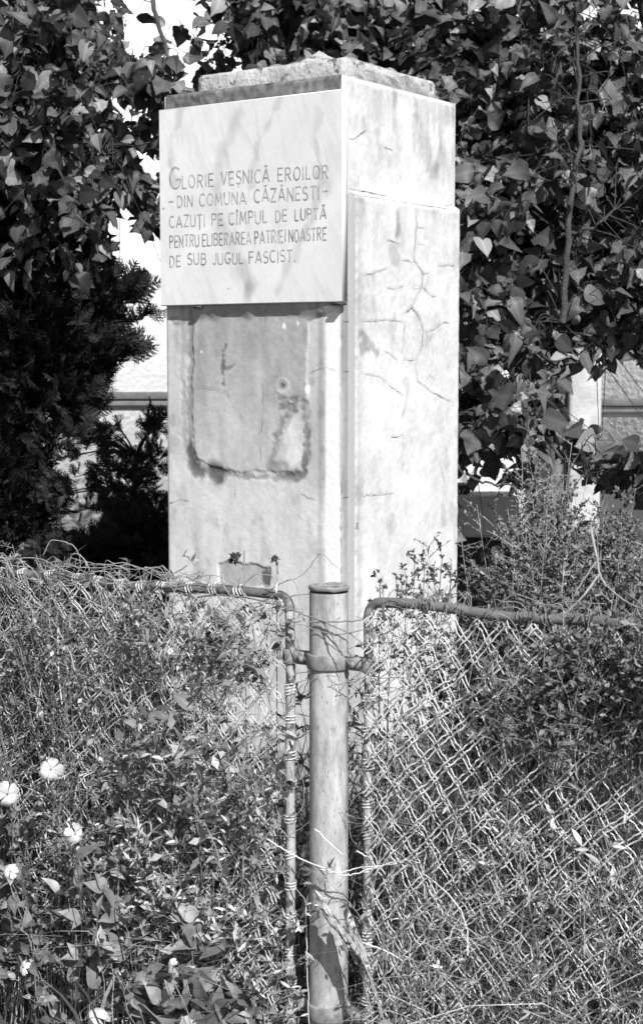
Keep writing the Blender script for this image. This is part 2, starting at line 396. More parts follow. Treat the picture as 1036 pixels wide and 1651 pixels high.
patch = F1([(158, 60), (588, 36), (608, 66), (560, 90), (520, 112), (519, 350), (514, 560), (500, 585), (470, 590), (400, 585), (300, 592), (268, 582), (205, 572), (168, 548), (158, 480), (158, 300)])
def front_fn(u, z):
    wu = u+.022*(fbm(u*22, z*22+40, 5)-.5); wz = z+.030*(fbm(u*18+90, z*18, 5)-.5)
    disp = .0013*(fbm(u*14, z*14)-.5)+.0011*(fbm(u*90, z*90)-.5)
    tone = .545+.26*(fbm(u*9+3, z*5)-.5)+.20*(fbm(u*30, z*2.4+7)-.5)-.12*sm(.56, .70, fbm(u*15+30, z*11+3, 5))+.10*(fbm(u*60, z*60)-.5)
    ins = inside(wu, wz, patch); dp = dist_poly(wu, wz, patch+patch[:1])
    sd_ = np.where(ins, dp, -dp)
    k = sm(-.002, .005, sd_)
    disp = disp+k*(.0035+.018*sm(1.76, 1.82, z+.04*(fbm(u*12, z*0+4)-.5)))
    mott = .385+.22*(fbm(u*14+9, z*9)-.5)+.14*(fbm(u*50, z*50)-.5)+.10*(fbm(u*30+5, z*2.5)-.5)
    mott = mott+.14*sm(1.65, 1.25, z)
    tone = tone*(1-k)+mott*k
    # dark broken joint round the old bed, plus a painted shadow smear under the plaque
    for pl, w, val, wob in (
        ([(150, 70), (150, 300), (146, 450), (146, 530), (160, 570), (185, 590)], .020, .20, 60),
        ([(185, 588), (235, 585), (262, 592)], .020, .10, 70), ([(232, 588), (238, 600)], .052, .0, 60), ([(232, 588), (238, 600)], .044, .0, 60), ([(150, 520), (160, 572), (180, 586)], .034, .05, 60),
        ([(262, 598), (330, 606), (400, 602), (440, 600), (480, 602), (512, 585)], .011, .22, 50), ([(440, 600), (470, 604), (500, 596)], .028, .09, 60),
        ([(514, 370), (517, 470), (513, 560)], .018, .09, 60), ([(430, 352), (470, 355), (512, 368)], .011, .16, 60),
        ([(440, 380), (470, 385), (455, 410), (440, 440), (430, 470)], .022, .16, 90), ([(480, 370), (480, 400), (450, 440)], .018, .18, 90), ([(420, 480), (425, 500), (400, 575), (460, 570)], .018, .22, 90),
        ([(125, 66), (124, 300), (130, 520)], .016, .36, 50), ([(95, 110), (150, 112)], .016, .28, 50),
        (gouge, .010, .07, 50), (gouge2, .009, .10, 50)):
        dd = dist_poly(wu, wz, F1(pl))+.030*(fbm(u*wob, z*wob, 5)-.5)
        kk = sm(w*1.15, w*.2, dd)*np.clip(.35+1.1*fbm(u*19+w*900, z*19, 4), 0, 1); tone = tone*(1-kk)+(val+.06)*kk; disp = disp-.002*kk
    for q_, rx, rz, am in (((236, 590), .034, .040, .85), ((168, 570), .030, .046, .75), ((150, 530), .014, .07, .5), ((470, 596), .040, .012, .6), ((512, 560), .012, .05, .5), ((120, 118), .040, .014, .45)):  # dark blobs; the last one deepens the painted shadow smear
        (hu, hz), = F1([q_]); r = np.hypot((u-hu)/rx, (z-hz)/rz)+.9*(fbm(u*38, z*38, 5)-.5); kk = sm(1.05, .55, r)*am; tone = tone*(1-kk)+.09*kk
    # pale crumbled mortar at the right of the bed
    bl = F1([(470, 420), (480, 540)]); dd = dist_poly(u, z, bl)+.05*(fbm(u*40, z*40)-.5)
    tone = tone+.16*sm(.045, .015, dd)
    # old bolt hole with a ring
    (hu, hz), = F1([(441, 318)]); r = np.hypot((u-hu)*.9, z-hz)
    tone = tone*(1-.6*sm(.014, .007, r)); r = r+.006*(fbm(u*50, z*50)-.5); disp = disp-.004*sm(.014, .006, r)+.0015*sm(.008, .0, abs(r-.026)); tone = tone+.08*sm(.012, .0, abs(r-.026))
    for q in ((447, 128, .010), (490, 120, .007), (520, 328, .014), (187, 210, .005)):
        (hu, hz), = F1([q[:2]]); r = np.hypot(u-hu, (z-hz)*.7); kk = sm(q[2], q[2]*.5, r); tone = tone*(1-kk)+.85*kk
    # paler edge strip beside the corner and vertical run marks
    kk = sm(.075, .06, u)*sm(.006, .014, u)*(z < 1.80); tone = tone*(1-.8*kk)+.80*kk
    kk = sm(.105, .095, u)*sm(.075, .085, u); tone = tone*(1-.22*kk)
    tone = tone+.10*sm(1.28, 1.05, z)*(1-k)
    # plaster fallen off low down
    hole = F1([(235, 875), (300, 868), (350, 880), (405, 885), (405, 950), (240, 960)])
    ins = inside(wu, wz, hole); dp = np.where(ins, dist_poly(wu, wz, hole+hole[:1]), 0); kk = sm(0, .006, dp)
    disp = disp-.005*kk; tone = tone*(1-kk)+(.44+.2*(fbm(u*40, z*40)-.5))*kk
    (hu, hz), = F1([(388, 920)]); kk = sm(.028, .016, np.hypot(u-hu, (z-hz)*.6)+.012*(fbm(u*80, z*80)-.5)); tone = tone*(1-kk)+.12*kk
    # mossy rough strip above the plaque
    kk = sm(2.535, 2.55, z); tone = tone*(1-kk)+(.15+.20*(fbm(u*45, z*45)-.5)+.08*(fbm(u*8, z*8)-.5))*kk
    disp = disp+kk*.012*(fbm(u*30, z*30)-.6)
    # dirt splashed up from the soil
    kk = sm(.35, .0, z+.2*fbm(u*8, z*4)); tone = tone*(1-.5*kk)
    # crumbled edges
    e = ZT-z; disp = disp-.008*sm(.012, 0, e+.010*(fbm(u*40, z*40)-.5)); disp = disp-.004*sm(.008, 0, W1-u)
    return disp, np.clip(tone, .04, .9)
def side_common(u, z, tone, disp):
    tone = tone+.20*(fbm(u*6, z*6, 5)-.5)+.08*(fbm(u*22, z*3.5)-.5)+.14*(fbm(u*55, z*55)-.5)-.10*sm(.60, .72, fbm(u*13+70, z*9))
    disp = disp+.0015*(fbm(u*16+5, z*16)-.5)+.0014*(fbm(u*80, z*80)-.5)
    return tone, disp
def core_side_fn(u, z):
    tone, disp = side_common(u, z, .60+0*u, 0*u)
    # grey weathering on the upper block, runs down from the top
    kk = sm(.45, .72, fbm(u*9+3, z*4))*sm(2.24, 2.45, z); tone = tone-.20*kk
    kk = sm(.5, .75, fbm(u*20, z*9+11))*sm(2.2, 2.5, z); tone = tone-.16*kk
    for pl, w, val in (([(735, 180), (742, 240)], .03, .36), ([(740, 335), (745, 360)], .018, .38), ([(860, 180), (930, 210)], .05, .5), ([(700, 170), (760, 260)], .06, .52)):
        dd = dist_poly(u, z, F2b(z1(pl)))+.05*(fbm(u*40, z*20)-.5); kk = sm(w, w*.2, dd)*.6; tone = tone*(1-kk)+val*kk
    # darker streaked recess beside the panel
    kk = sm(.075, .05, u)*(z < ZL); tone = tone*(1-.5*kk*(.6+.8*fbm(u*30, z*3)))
    kk = sm(.35, .0, z+.2*fbm(u*8, z*4)); tone = tone*(1-.5*kk)
    e = np.minimum(W2-u, ZT-z); disp = disp-.008*sm(.014, 0, e+.010*(fbm(u*40, z*40+8)-.5))
    return disp, np.clip(tone, .05, .9)
def panel_fn(u, z):
    tone, disp = side_common(u, z, .585+0*u, 0*u)
    kk = sm(1.95, 2.17, z)*sm(.4, .7, fbm(u*30, z*3)); tone = tone-.14*kk
    for pl, w, val, am in (
        (z1([(805, 560), (803, 620)]), .022, .22, .8), (z2([(690, 150), (715, 185), (735, 215)]), .024, .32, .9), (z2([(688, 190), (712, 200)]), .018, .30, .8), (z2([(700, 175), (690, 210)]), .018, .34, .8),
        (z1([(820, 560), (980, 640)]), .06, .62, .5), (z2([(940, 250), (965, 420)]), .06, .58, .7), (z2([(905, 285), (912, 292)]), .012, .3, .8),
        (z2([(676, 750), (677, 765)]), .007, .1, 1)):
        dd = dist_poly(u, z, F2(pl))+.03*(fbm(u*45, z*30)-.5); kk = sm(w, w*.2, dd)*am; tone = tone*(1-kk)+val*kk
    for pl in cracks_side:
        dd = dist_poly(u, z, F2(pl)); kk = sm(.016, .0, dd+.014*(fbm(u*50, z*50)-.5)); tone = tone-.05*kk; disp = disp-.0010*sm(.006, 0, dd)+.0005*sm(.022, .006, dd)*fbm(u*20, z*20)
    tone = tone-.05*sm(.60, .68, fbm(u*24+11, z*17+5, 5)); disp = disp-.0006*sm(.60, .64, fbm(u*24+11, z*17+5, 5))
    # grimy left edge
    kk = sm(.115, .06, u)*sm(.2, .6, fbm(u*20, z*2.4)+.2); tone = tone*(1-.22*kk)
    kk = sm(.35, .0, z+.2*fbm(u*8, z*4)); tone = tone*(1-.5*kk)
    e = np.minimum(np.minimum(u-.045, W2+.004-u), ZL-z); disp = disp-.014*sm(.018, 0, e+.014*(fbm(u*40, z*40+8)-.5))
    return disp, np.clip(tone, .05, .9)
def corner_wear(z): return -.001-.009*sm(.52, .75, fbm(z*9+3, z*0+1.5))-.0015*fbm(z*60, z*0+7)
def face_grid(g, q, du, n, u0, u1, za, zb, step, fn, other=None):
    nu = int((u1-u0)/step)+2; nz = int((zb-za)/step)+2
    U, Zz = np.meshgrid(np.linspace(u0, u1, nu), np.linspace(za, zb, nz), indexing='ij')
    disp, tone = fn(U, Zz)
    if other is not None:            # both faces of the corner wear back to one shared edge
        c = corner_wear(Zz); k = np.exp(-(U/.008)**2); disp = disp*(1-k)+c*k
    v = q+U[..., None]*du+disp[..., None]*n+Zz[..., None]*np.array([0, 0, 1.])
    if other is not None: v = v+(c*k)[..., None]*other
    i = np.arange(nu-1)[:, None]*nz+np.arange(nz-1)[None]
    g.add(v.reshape(-1, 3), np.stack([i, i+nz, i+nz+1, i+1], -1).reshape(-1, 4), tone.ravel())
B = A+W1*d1; C = A+W2*d2; Dd = B+W2*d2
g = Geo()
face_grid(g, A, d1, n1, 0, W1, 0, ZT, .005, front_fn, n2)
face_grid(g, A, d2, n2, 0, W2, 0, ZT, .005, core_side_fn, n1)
up = np.array([0, 0, 1.])
Bi = B-.004*n1; g.add([Bi, Bi+(ZT-.006)*up, Dd+(ZT-.006)*up, Dd], [[0, 1, 2, 3]], .6); g.add([C, C+ZT*up, Dd+ZT*up, Dd], [[3, 2, 1, 0]], .6)
ins_ = .012
g.add([p_+(ZT-.004)*up for p_ in (A-.008*(n1+n2), B-.008*n1+.004*n2, Dd, C-.008*n2)], [[0, 1, 2, 3]], .3)
g.build('column_core', M['plaster'], pil, True, tone='tone')
# inner backing so the crumbled edges never open
g = Geo(); k_ = .014
qa = [A-k_*n1-k_*n2, B-k_*n1+k_*n2, Dd+k_*n1+k_*n2, C+k_*n1-k_*n2]
vv = [p+z*up for z in (0, ZT-.008) for p in qa]; g.add(vv, [[0, 1, 5, 4], [1, 2, 6, 5], [2, 3, 7, 6], [3, 0, 4, 7], [4, 5, 6, 7]], .3); g.build('column_fill', M['plaster'], pil, tone='tone')
# raised panel on the side, with its sloped top ledge
g = Geo(); U0, U1 = .045, W2+.004
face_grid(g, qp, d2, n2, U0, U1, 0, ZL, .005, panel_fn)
def P3(u, t, z): return A+u*d2+t*n2+z*up
k_ = .010
g.add([P3(U0, 0, 0), P3(U0, 0, ZL+.012), P3(U0, PTH-k_, ZL-.006), P3(U0, PTH-.001, ZL-.02), P3(U0+.002, PTH-.004, 0)], [[0, 1, 2, 4], [4, 2, 3, 3]], .50)
g.add([P3(U0, 0, ZL+.012), P3(U1, 0, ZL+.012), P3(U1, PTH-k_, ZL-.004), P3(U0, PTH-k_, ZL-.004)], [[0, 1, 2, 3]], .5)
g.add([P3(U1, 0, 0), P3(U1, PTH-k_, 0), P3(U1, PTH-k_, ZL), P3(U1, 0, ZL+.012)], [[0, 1, 2, 3]], .6)
g.build('side_panel', M['plaster'], pil, True, tone='tone', label='cracked raised plaster panel on the sunlit side')
# cracks: thin dark slivers of open joint
def crack_geo(g, pl, q, du, n, w0, w1):
    rs = []
    for (a, b), (c, d) in zip(pl[:-1], pl[1:]):
        L = math.hypot(c-a, d-b); m = max(2, int(L/.008))
        for k in range(m): rs.append((a+(c-a)*k/m, b+(d-b)*k/m))
    rs.append(pl[-1]); rs = np.array(rs)
    rs[1:-1] += np.cumsum(rng.normal(size=(len(rs)-2, 2)), 0)*.0012*np.sin(np.linspace(0, np.pi, len(rs)-2))[:, None]+rng.normal(size=(len(rs)-2, 2))*.0011
    K = len(rs); t = np.gradient(rs, axis=0); t /= np.linalg.norm(t, axis=1, keepdims=True)+1e-9
    s = np.stack([-t[:, 1], t[:, 0]], 1); x = np.linspace(0, 1, K)
    w = .62*(w0*.6+(w1-w0*.6)*vnoise(x*K*.35, x*0+rng.random()*50)**1.6)*np.minimum(1, 6*np.minimum(x+.03, 1-x+.03))
    o = []
    for sg in (-1, 1):
        e = rs+sg*s*w[:, None]*.5; o.append(q+e[:, :1]*du+e[:, 1:]*up)
    hh = .0022
    ctr = q+rs[:, :1]*du+rs[:, 1:]*up+hh*n
    v = np.stack([o[0]+hh*n, ctr, o[1]+hh*n], 1).reshape(-1, 3)
    i = np.arange(K-1)*3
    g.add(v, np.concatenate([np.stack([i, i+1, i+4, i+3], -1), np.stack([i+1, i+2, i+5, i+4], -1)]))
g = Geo()
for k, p in enumerate(cracks_side): crack_geo(g, F2(p), qp, d2, n2, .0016, .0052)
g.build('crack', M['crackfine'], pil)
g = Geo()
for p in ([(648, 318), (662, 322), (680, 305), (705, 292)], [(755, 345), (775, 352), (790, 360)]): crack_geo(g, F2b(z1(p)), A, d2, n2, .002, .005)
for p in ([(628, 270), (650, 276), (664, 278)], [(628, 112), (664, 113)]): crack_geo(g, F2b(z2(p)), A, d2, n2, .002, .005)
crack_geo(g, F2b(z2([(628, 668), (668, 668)])), A, d2, n2, .003, .006)
crack_geo(g, [(.045, ZL+.016), (.2, ZL+.018), (.4, ZL+.015), (.6, ZL+.018), (W2-.02, ZL+.015)], A, d2, n2, .003, .008)
g.build('crack', M['crack'], pil)
g = Geo()
for k, p in enumerate(cracks_front):
    pf = F1(p); inp = 160 <= p[0][0] <= 510 and p[0][1] < 580
    crack_geo(g, pf, A+n1*(.006 if inp else 0), d1, n1, .0015, .0045)
g.build('crack', M['crackfine'], pil)

# marble plaque
PT, PO, PW, PZ0, PZ1 = .034, .0275, .8398, 1.8149, 2.5529
PR = A+n1*PT+d2*0; PR = A+n1*PT-d1*PO; # right front edge, overhanging the corner a little
def plaque_uv(px, py):
    p = on_plane(px, py, PR, n1); return np.dot(p-PR, d1), p[2]
vein = [plaque_uv(*p) for p in z1([(300, 240), (262, 330), (240, 400), (235, 500), (235, 600), (290, 700), (345, 790)])]
vein2 = [plaque_uv(*p) for p in z1([(355, 770), (330, 815)])]
vein3 = [plaque_uv(*p) for p in z1([(120, 230), (85, 330), (100, 460)])]
vein4 = [plaque_uv(*p) for p in z1([(430, 180), (375, 300), (350, 400), (330, 520)])]
vein5 = [plaque_uv(*p) for p in z1([(560, 420), (540, 560), (470, 700), (420, 790)])]
vein6 = [plaque_uv(*p) for p in z1([(560, 230), (545, 340), (590, 480)])]
def plaque_fn(u, z):
    wu = u+.05*(fbm(u*6, z*6)-.5)+.02*(fbm(u*25, z*25)-.5); wz = z+.05*(fbm(u*6+40, z*6)-.5)
    t = .79+.16*(fbm(u*7+z*5+8, z*2.4-u*1.2, 5)-.5)+.05*(fbm(u*40, z*40)-.5)
    # soft diagonal veining
    q = (wu*2.2-wz*.9)*9; rr = 1-abs(2*fbm(q, wz*3+20, 3)-1); t = t-.07*sm(.80, .985, rr)*fbm(u*5, z*5+3)*1.6
    for v_, w, am in ((vein, .040, .22), (vein2, .036, .28), (vein3, .024, .22), (vein4, .020, .22), (vein5, .026, .26), (vein6, .022, .2)):
        dd = dist_poly(wu, wz, v_)+.050*(fbm(u*26, z*18, 5)-.5); kk = sm(w, 0, dd)*am*(.4+fbm(u*14, z*9)); t = t*(1-kk)
    for q_ in ((33*2, 540, .006), (190, 722, .004), (270, 793, .004)):
        hu, hz = plaque_uv(*z1([q_[:2]])[0]); t = t*(1-.7*sm(q_[2], q_[2]*.4, np.hypot(u-hu, z-hz)))
    t = t*(1-.25*sm(.012, 0, PZ1-z+.01*fbm(u*50, z*50)))
    return 0.0006*(fbm(u*10, z*10)-.5), np.clip(t, .1, .86)
g = Geo(); c_ = .003
face_grid(g, PR, d1, n1, c_, PW-c_, PZ0+c_, PZ1-c_, .005, plaque_fn)
def Q3(u, t, z): return PR+u*d1-t*n1+z*up
ring0 = [Q3(c_, .0, PZ0+c_), Q3(PW-c_, 0, PZ0+c_), Q3(PW-c_, 0, PZ1-c_), Q3(c_, 0, PZ1-c_)]
ring1 = [Q3(0, c_, PZ0), Q3(PW, c_, PZ0), Q3(PW, c_, PZ1), Q3(0, c_, PZ1)]
ring2 = [Q3(0, PT-.002, PZ0), Q3(PW, PT-.002, PZ0), Q3(PW, PT-.002, PZ1), Q3(0, PT-.002, PZ1)]
vv = ring0+ring1+ring2; ff = []
for r_ in (0, 4):
    for i_ in range(4): ff.append([r_+i_, r_+(i_+1) % 4, r_+4+(i_+1) % 4, r_+4+i_])
ff.append([8, 9, 10, 11]); g.add(vv, ff, .80)
plaque = g.build('plaque', M['marble'], pil, False, tone='tone', label='white veined marble slab engraved with five lines')
# dark blocks under the slab; the right one stands in for a shadowed notch
for px, py in ((322, 488), (547, 495)):
    p = on_plane(px, py, A+n1*.02, n1); g = Geo()
    u = float(np.dot(p-A, d1)); w = .018
    vv = [A+(u+a_)*d1+b_*n1+z_*up for a_ in (-w, w) for b_ in (.001, .037) for z_ in (PZ0-.012, PZ0-.002)]
    g.add(vv, [[0, 1, 3, 2], [4, 6, 7, 5], [0, 4, 5, 1], [2, 3, 7, 6], [0, 2, 6, 4], [1, 5, 7, 3]]); g.build('dark_block', M['crack'], pil)

# engraved letters
def arc(cx, cy, rx, ry, a0, a1, n=10): return [(cx+rx*math.cos(R(a0+(a1-a0)*k/n)), cy+ry*math.sin(R(a0+(a1-a0)*k/n))) for k in range(n+1)]
GL = {
 'A': (.62, [[(0, 0), (.31, 1), (.62, 0)], [(.10, .27), (.52, .27)]]),
 'B': (.50, [[(0, 0), (0, 1), (.28, 1)]+arc(.28, .77, .18, .23, 90, -90, 6)+[(0, .54)], [(.28, .54)]+arc(.28, .27, .22, .27, 90, -90, 7)+[(0, 0)]]),
 'C': (.55, [arc(.32, .5, .32, .5, 55, 305, 14)]),
 'D': (.52, [[(0, 0), (0, 1), (.18, 1)]+arc(.18, .5, .34, .5, 90, -90, 9)+[(0, 0)]]),
 'E': (.45, [[(.45, 1), (0, 1), (0, 0), (.45, 0)], [(0, .5), (.38, .5)]]),
 'F': (.45, [[(.45, 1), (0, 1), (0, 0)], [(0, .52), (.38, .52)]]),
 'G': (.60, [arc(.32, .5, .32, .5, 50, 330, 14)+[(.60, .42), (.36, .42)]]),
 'I': (.06, [[(.03, 0), (.03, 1)]]),
 'J': (.34, [[(.34, 1), (.34, .25)]+arc(.17, .22, .17, .22, 0, -150, 7)]),
 'L': (.40, [[(0, 1), (0, 0), (.40, 0)]]),
 'M': (.66, [[(0, 0), (.08, 1), (.33, .25), (.58, 1), (.66, 0)]]),
 'N': (.54, [[(0, 0), (0, 1), (.54, 0), (.54, 1)]]),
 'O': (.58, [arc(.29, .5, .29, .5, 90, 450, 16)]),
 'P': (.46, [[(0, 0), (0, 1), (.24, 1)]+arc(.24, .75, .22, .25, 90, -90, 7)+[(0, .5)]]),
 'R': (.50, [[(0, 0), (0, 1), (.24, 1)]+arc(.24, .75, .22, .25, 90, -90, 7)+[(0, .5)], [(.20, .5), (.48, 0)]]),
 'S': (.46, [arc(.24, .75, .22, .25, 40, 230, 8)+[(.24, .52)]+arc(.23, .26, .23, .26, 70, -140, 9)]),
 'T': (.50, [[(0, 1), (.50, 1)], [(.25, 1), (.25, 0)]]),
 'U': (.52, [[(0, 1), (0, .28)]+arc(.26, .26, .26, .26, 180, 360, 9)+[(.52, 1)]]),
 'V': (.58, [[(0, 1), (.29, 0), (.58, 1)]]),
 'Z': (.50, [[(0, 1), (.50, 1), (0, 0), (.50, 0)]]),
 '-': (.44, [[(0, .5), (.44, .5)]]), '.': (.08, [[(.02, 0), (.06, .05)]]),
}
GL['\u0102'] = (.62, GL['A'][1]+[arc(.31, 1.26, .13, .10, 200, 340, 5)])
GL['\u00ce'] = (.14, [[(.07, 0), (.07, 1)], [(-.03, 1.10), (.07, 1.24), (.17, 1.10)]])
GL['\u021a'] = (.50, GL['T'][1]+[[(.27, -.10), (.22, -.26)]])
GL['\u0218'] = (.46, GL['S'][1]+[[(.25, -.10), (.20, -.26)]])
def z6(x, y): return plaque_uv(255+.2944*x, 240+.2944*y)
inscr = [
 ('G', 67, 218, 124, 213, 116), ('LORIE', 134, 213, 304, 203, 67), ('VE\u0218NIC\u0102', 346, 197, 608, 180, 70), ('EROILOR', 657, 176, 930, 158, 69),
 ('-', 62, 320, 88, 318, 64), ('DIN', 108, 320, 188, 314, 60), ('COMUNA', 228, 313, 482, 299, 64), ('C\u0102Z\u0102NESTI', 527, 293, 880, 275, 70), ('-', 902, 268, 928, 266, 66),
 ('CAZU\u021aI', 65, 430, 256, 420, 62), ('PE', 296, 418, 355, 415, 62), ('C\u00ceMPUL', 388, 413, 596, 403, 64), ('DE', 645, 399, 705, 394, 62), ('LUPT\u0102', 750, 392, 918, 381, 60),
 ('PENTRU', 66, 538, 225, 531, 62), ('ELIBERAREA', 244, 530, 510, 520, 64), ('PATRIEI', 531, 519, 697, 509, 66), ('NOASTRE', 717, 508, 920, 498, 66),
 ('DE', 66, 644, 122, 641, 58), ('SUB', 163, 637, 262, 634, 60), ('JUGUL', 302, 633, 466, 628, 60), ('FASCIST.', 500, 625, 750, 616, 62)]
for word, xa, ya, xb, yb, h in inscr:
    ua, za = z6(xa, ya); ub, zb = z6(xb, yb); zt_ = z6(xa, ya-h)[1]; hh = zt_-za
    ws = [GL[c][0] for c in word]; n_ = len(word)
    tot = sum(ws); L = abs(ua-ub)
    if n_ > 1:
        gap = .26; s_ = L/(hh*(tot+gap*(n_-1))); gw = gap
    else: s_ = L/(hh*tot); gw = 0
    x = 0
    for c, w in zip(word, ws):
        g = Geo(); sw = (.0046 if h < 100 else .0062)*(.9+.25*rng.random()); jz = rng.normal()*.0012; tilt = rng.normal()*.02
        for st in GL[c][1]:
            pts = []
            for (sx, sy) in st:
                xx = (x+sx*s_)*hh+tilt*sy*hh; f = ((x+sx*s_)*hh)/max(L, 1e-6)
                zz = za+(zb-za)*f+sy*hh+jz
                pts.append((ua-xx, zz))
            # resample corners and extend a ribbon with round-ish ends
            pts = np.array(pts); K = len(pts); t = np.gradient(pts, axis=0) if K > 2 else np.repeat([pts[1]-pts[0]], 2, 0)
            segs = list(zip(pts[:-1], pts[1:]))
            for a_, b_ in segs:
                dv = b_-a_; l_ = np.linalg.norm(dv)+1e-9; dv = dv/l_; sd2 = np.array([-dv[1], dv[0]])
                a2, b2 = a_-dv*sw*.28, b_+dv*sw*.28
                off = .0008+.00025*rng.random()
                g.add([PR+p[0]*d1+p[1]*up+off*n1 for p in (a2-sd2*sw*.5, b2-sd2*sw*.5, b2+sd2*sw*.5, a2+sd2*sw*.5)], [[0, 1, 2, 3]])
        g.build('letter', M['ink'], plaque)
        x += w*s_+gw*s_

# cap slabs
def slab(name, i1, i1b, i2, i2b, z0, z1_, mat, rough=.006, bump_=1):
    """slab on the pillar top; insets from front, back, right, left"""
    g = Geo(); a0, a1 = i2, W1-i2b; b0, b1 = i1, W2-i1b; st = .02
    def pt(u, w, z): return A+u*d1+w*d2+z*up
    na = int((a1-a0)/st)+1; nb = int((b1-b0)/st)+1
    per = [(a0+(a1-a0)*k/na, b0) for k in range(na)]+[(a1, b0+(b1-b0)*k/nb) for k in range(nb)]+[(a1-(a1-a0)*k/na, b1) for k in range(na)]+[(a0, b1-(b1-b0)*k/nb) for k in range(nb)]
    per = np.array(per); ctr = per.mean(0); rings = []
    for zz, sc in ((z0, 0), (z0+(z1_-z0)*.4, .0), (z0+(z1_-z0)*.85, .002), (z1_, .012), (z1_+.002, .06), (z1_+.004, .2)):
        p = per+(ctr-per)/np.linalg.norm(ctr-per, axis=1, keepdims=True)*sc
        n_ = fbm(p[:, 0]*22+zz*30, p[:, 1]*22+zz*13)-.5; n3 = fbm(p[:, 0]*60+zz*90, p[:, 1]*60)-.5
        p = p+(ctr-per)/np.linalg.norm(ctr-per, axis=1, keepdims=True)*(n_*rough*2+n3*rough)[:, None]
        zz2 = zz+(n_*rough*1.5 if sc > 0 else 0)
        rings.append(np.array([pt(u, w, 0) for u, w in p])+np.stack([0*n_, 0*n_, zz2+0*n_], 1))
    K = len(per); v = np.concatenate(rings+[[pt(ctr[0], ctr[1], z1_+.006)]]); f = []
    for r_ in range(len(rings)-1):
        for k in range(K): f.append([r_*K+k, r_*K+(k+1) % K, (r_+1)*K+(k+1) % K, (r_+1)*K+k])
    r_ = len(rings)-1
    for k in range(K): f.append([r_*K+k, r_*K+(k+1) % K, len(v)-1, len(v)-1])
    g.add(v, f); return g.build(name, mat, pil, False)
slab('cap_slab', .10, .06, .055, .085, ZT-.01, ZT+.080, M['capline'], .0022)
slab('cap_mortar', .24, .2, .14, .30, ZT+.07, ZT+.112, M['cap'], .02)
# crumbling moss and mortar heap along the side edge of the cap
g = Geo(); U, Wd = np.meshgrid(np.linspace(0, 1, 60), np.linspace(-1, 1, 16), indexing='ij')
hgt = (1-np.abs(Wd)**2.5)*(.055+.05*(fbm(U*14, Wd*2)-.5)+.05*(fbm(U*45, Wd*8)-.5))*np.sin(np.pi*np.clip(U*1.02, 0, 1))**.35
uu = .10+(W2-.16)*U; ww = .055+.045*Wd+.012*(fbm(U*30, Wd*3)-.5)
v = A+uu[..., None]*d2-ww[..., None]*n2+(ZT-.004+hgt)[..., None]*up
i = np.arange(59)[:, None]*16+np.arange(15)[None]
g.add(v.reshape(-1, 3), np.stack([i, i+16, i+17, i+1], -1).reshape(-1, 4)); g.build('moss', M['cap'], pil, False)
# heap of mortar on top
g = Geo(); top = at_depth(510, 82, 6.35)
Rr, Th = np.meshgrid(np.linspace(0, 1, 12), np.linspace(0, 2*np.pi, 28), indexing='ij')
px_ = top[0]+.01+Rr*np.cos(Th)*.16*(1+.3*np.sin(Th*3+1)); py_ = top[1]+Rr*np.sin(Th)*.13
hz = ZT+.09+(top[2]-ZT-.09)*(1-Rr**.9)+.02*(fbm(px_*30+9, py_*30+4)-.5)*(1-Rr)
i = np.arange(11)[:, None]*28+np.arange(27)[None]
g.add(np.stack([px_, py_, hz], -1).reshape(-1, 3), np.stack([i, i+28, i+29, i+1], -1).reshape(-1, 4)); g.build('mortar_heap', M['capline'], pil, False)

# ------------------------------------------------------------------ leaf templates
def leaf_template(hw, rows, fold=.25, curl=.25, twist=0., petiole=.25, wave=0.):
    t = np.array(rows); w = np.array(hw); V = []; F = []; T = []
    cx = lambda s: 0.10*twist*math.sin(s*3)
    for k, (s, h) in enumerate(zip(t, w)):
        z = -curl*s*s
        for j, a in enumerate((-1, -.5, 0, .5, 1)):
            V.append((cx(s)+a*h, s, z+fold*abs(a)*h-.35*fold*h*(abs(a) > .9)+wave*math.sin(s*11+a*2)*abs(a)*h)); T.append(1-abs(a))
    for k in range(len(t)-1):
        for j in range(4):
            a = k*5+j; F.append((a, a+1, a+6, a+5))
    n = len(V); pw_ = .018
    V += [(-pw_, 0.02, 0), (pw_, 0.02, 0), (pw_*.7, -petiole, petiole*.25), (-pw_*.7, -petiole, petiole*.25)]; T += [0]*4
    F.append((n, n+1, n+2, n+3))
    return np.array(V, float), np.array(F), np.array(T, float)
rows = [-.05, .04, .17, .34, .52, .70, .86, 1.02]
def ragged(t, k, a=.012):
    v, f, c = t; v = v.copy(); w = np.sin(v[:, 1]*17+k)*a+np.sin(v[:, 1]*31+k*2)*a*.5; v[:, 0] += np.sign(v[:, 0])*w*(np.abs(v[:, 0]) > .05)*(v[:, 1] < .95)*np.abs(v[:, 0])*4; v[:, 0] += .05*np.sin(v[:, 1]*3+k)-.05*math.sin(k)
    return v, f, c
HEART = [leaf_template([.18, .38, .46, .46, .41, .31, .15, .006], rows, .22, .22, 0, .35),
         leaf_template([.14, .33, .42, .43, .38, .28, .14, .006], rows, .40, .42, .7, .35, .15),
         leaf_template([.12, .34, .44, .45, .38, .27, .12, .006], rows, .15, .60, -.6, .35, .2),
         leaf_template([.06, .22, .32, .34, .28, .18, .08, .004], rows, .85, .30, .4, .35, .1)]
HEART += [leaf_template([.10, .26, .33, .33, .28, .19, .09, .004], rows, .35, .75, 1.2, .4, .25), leaf_template([.18, .40, .50, .47, .38, .25, .12, .01], rows, .18, .12, -.8, .3, .3)]
HEART = [ragged(t_, k_) for k_, t_ in enumerate(HEART)]
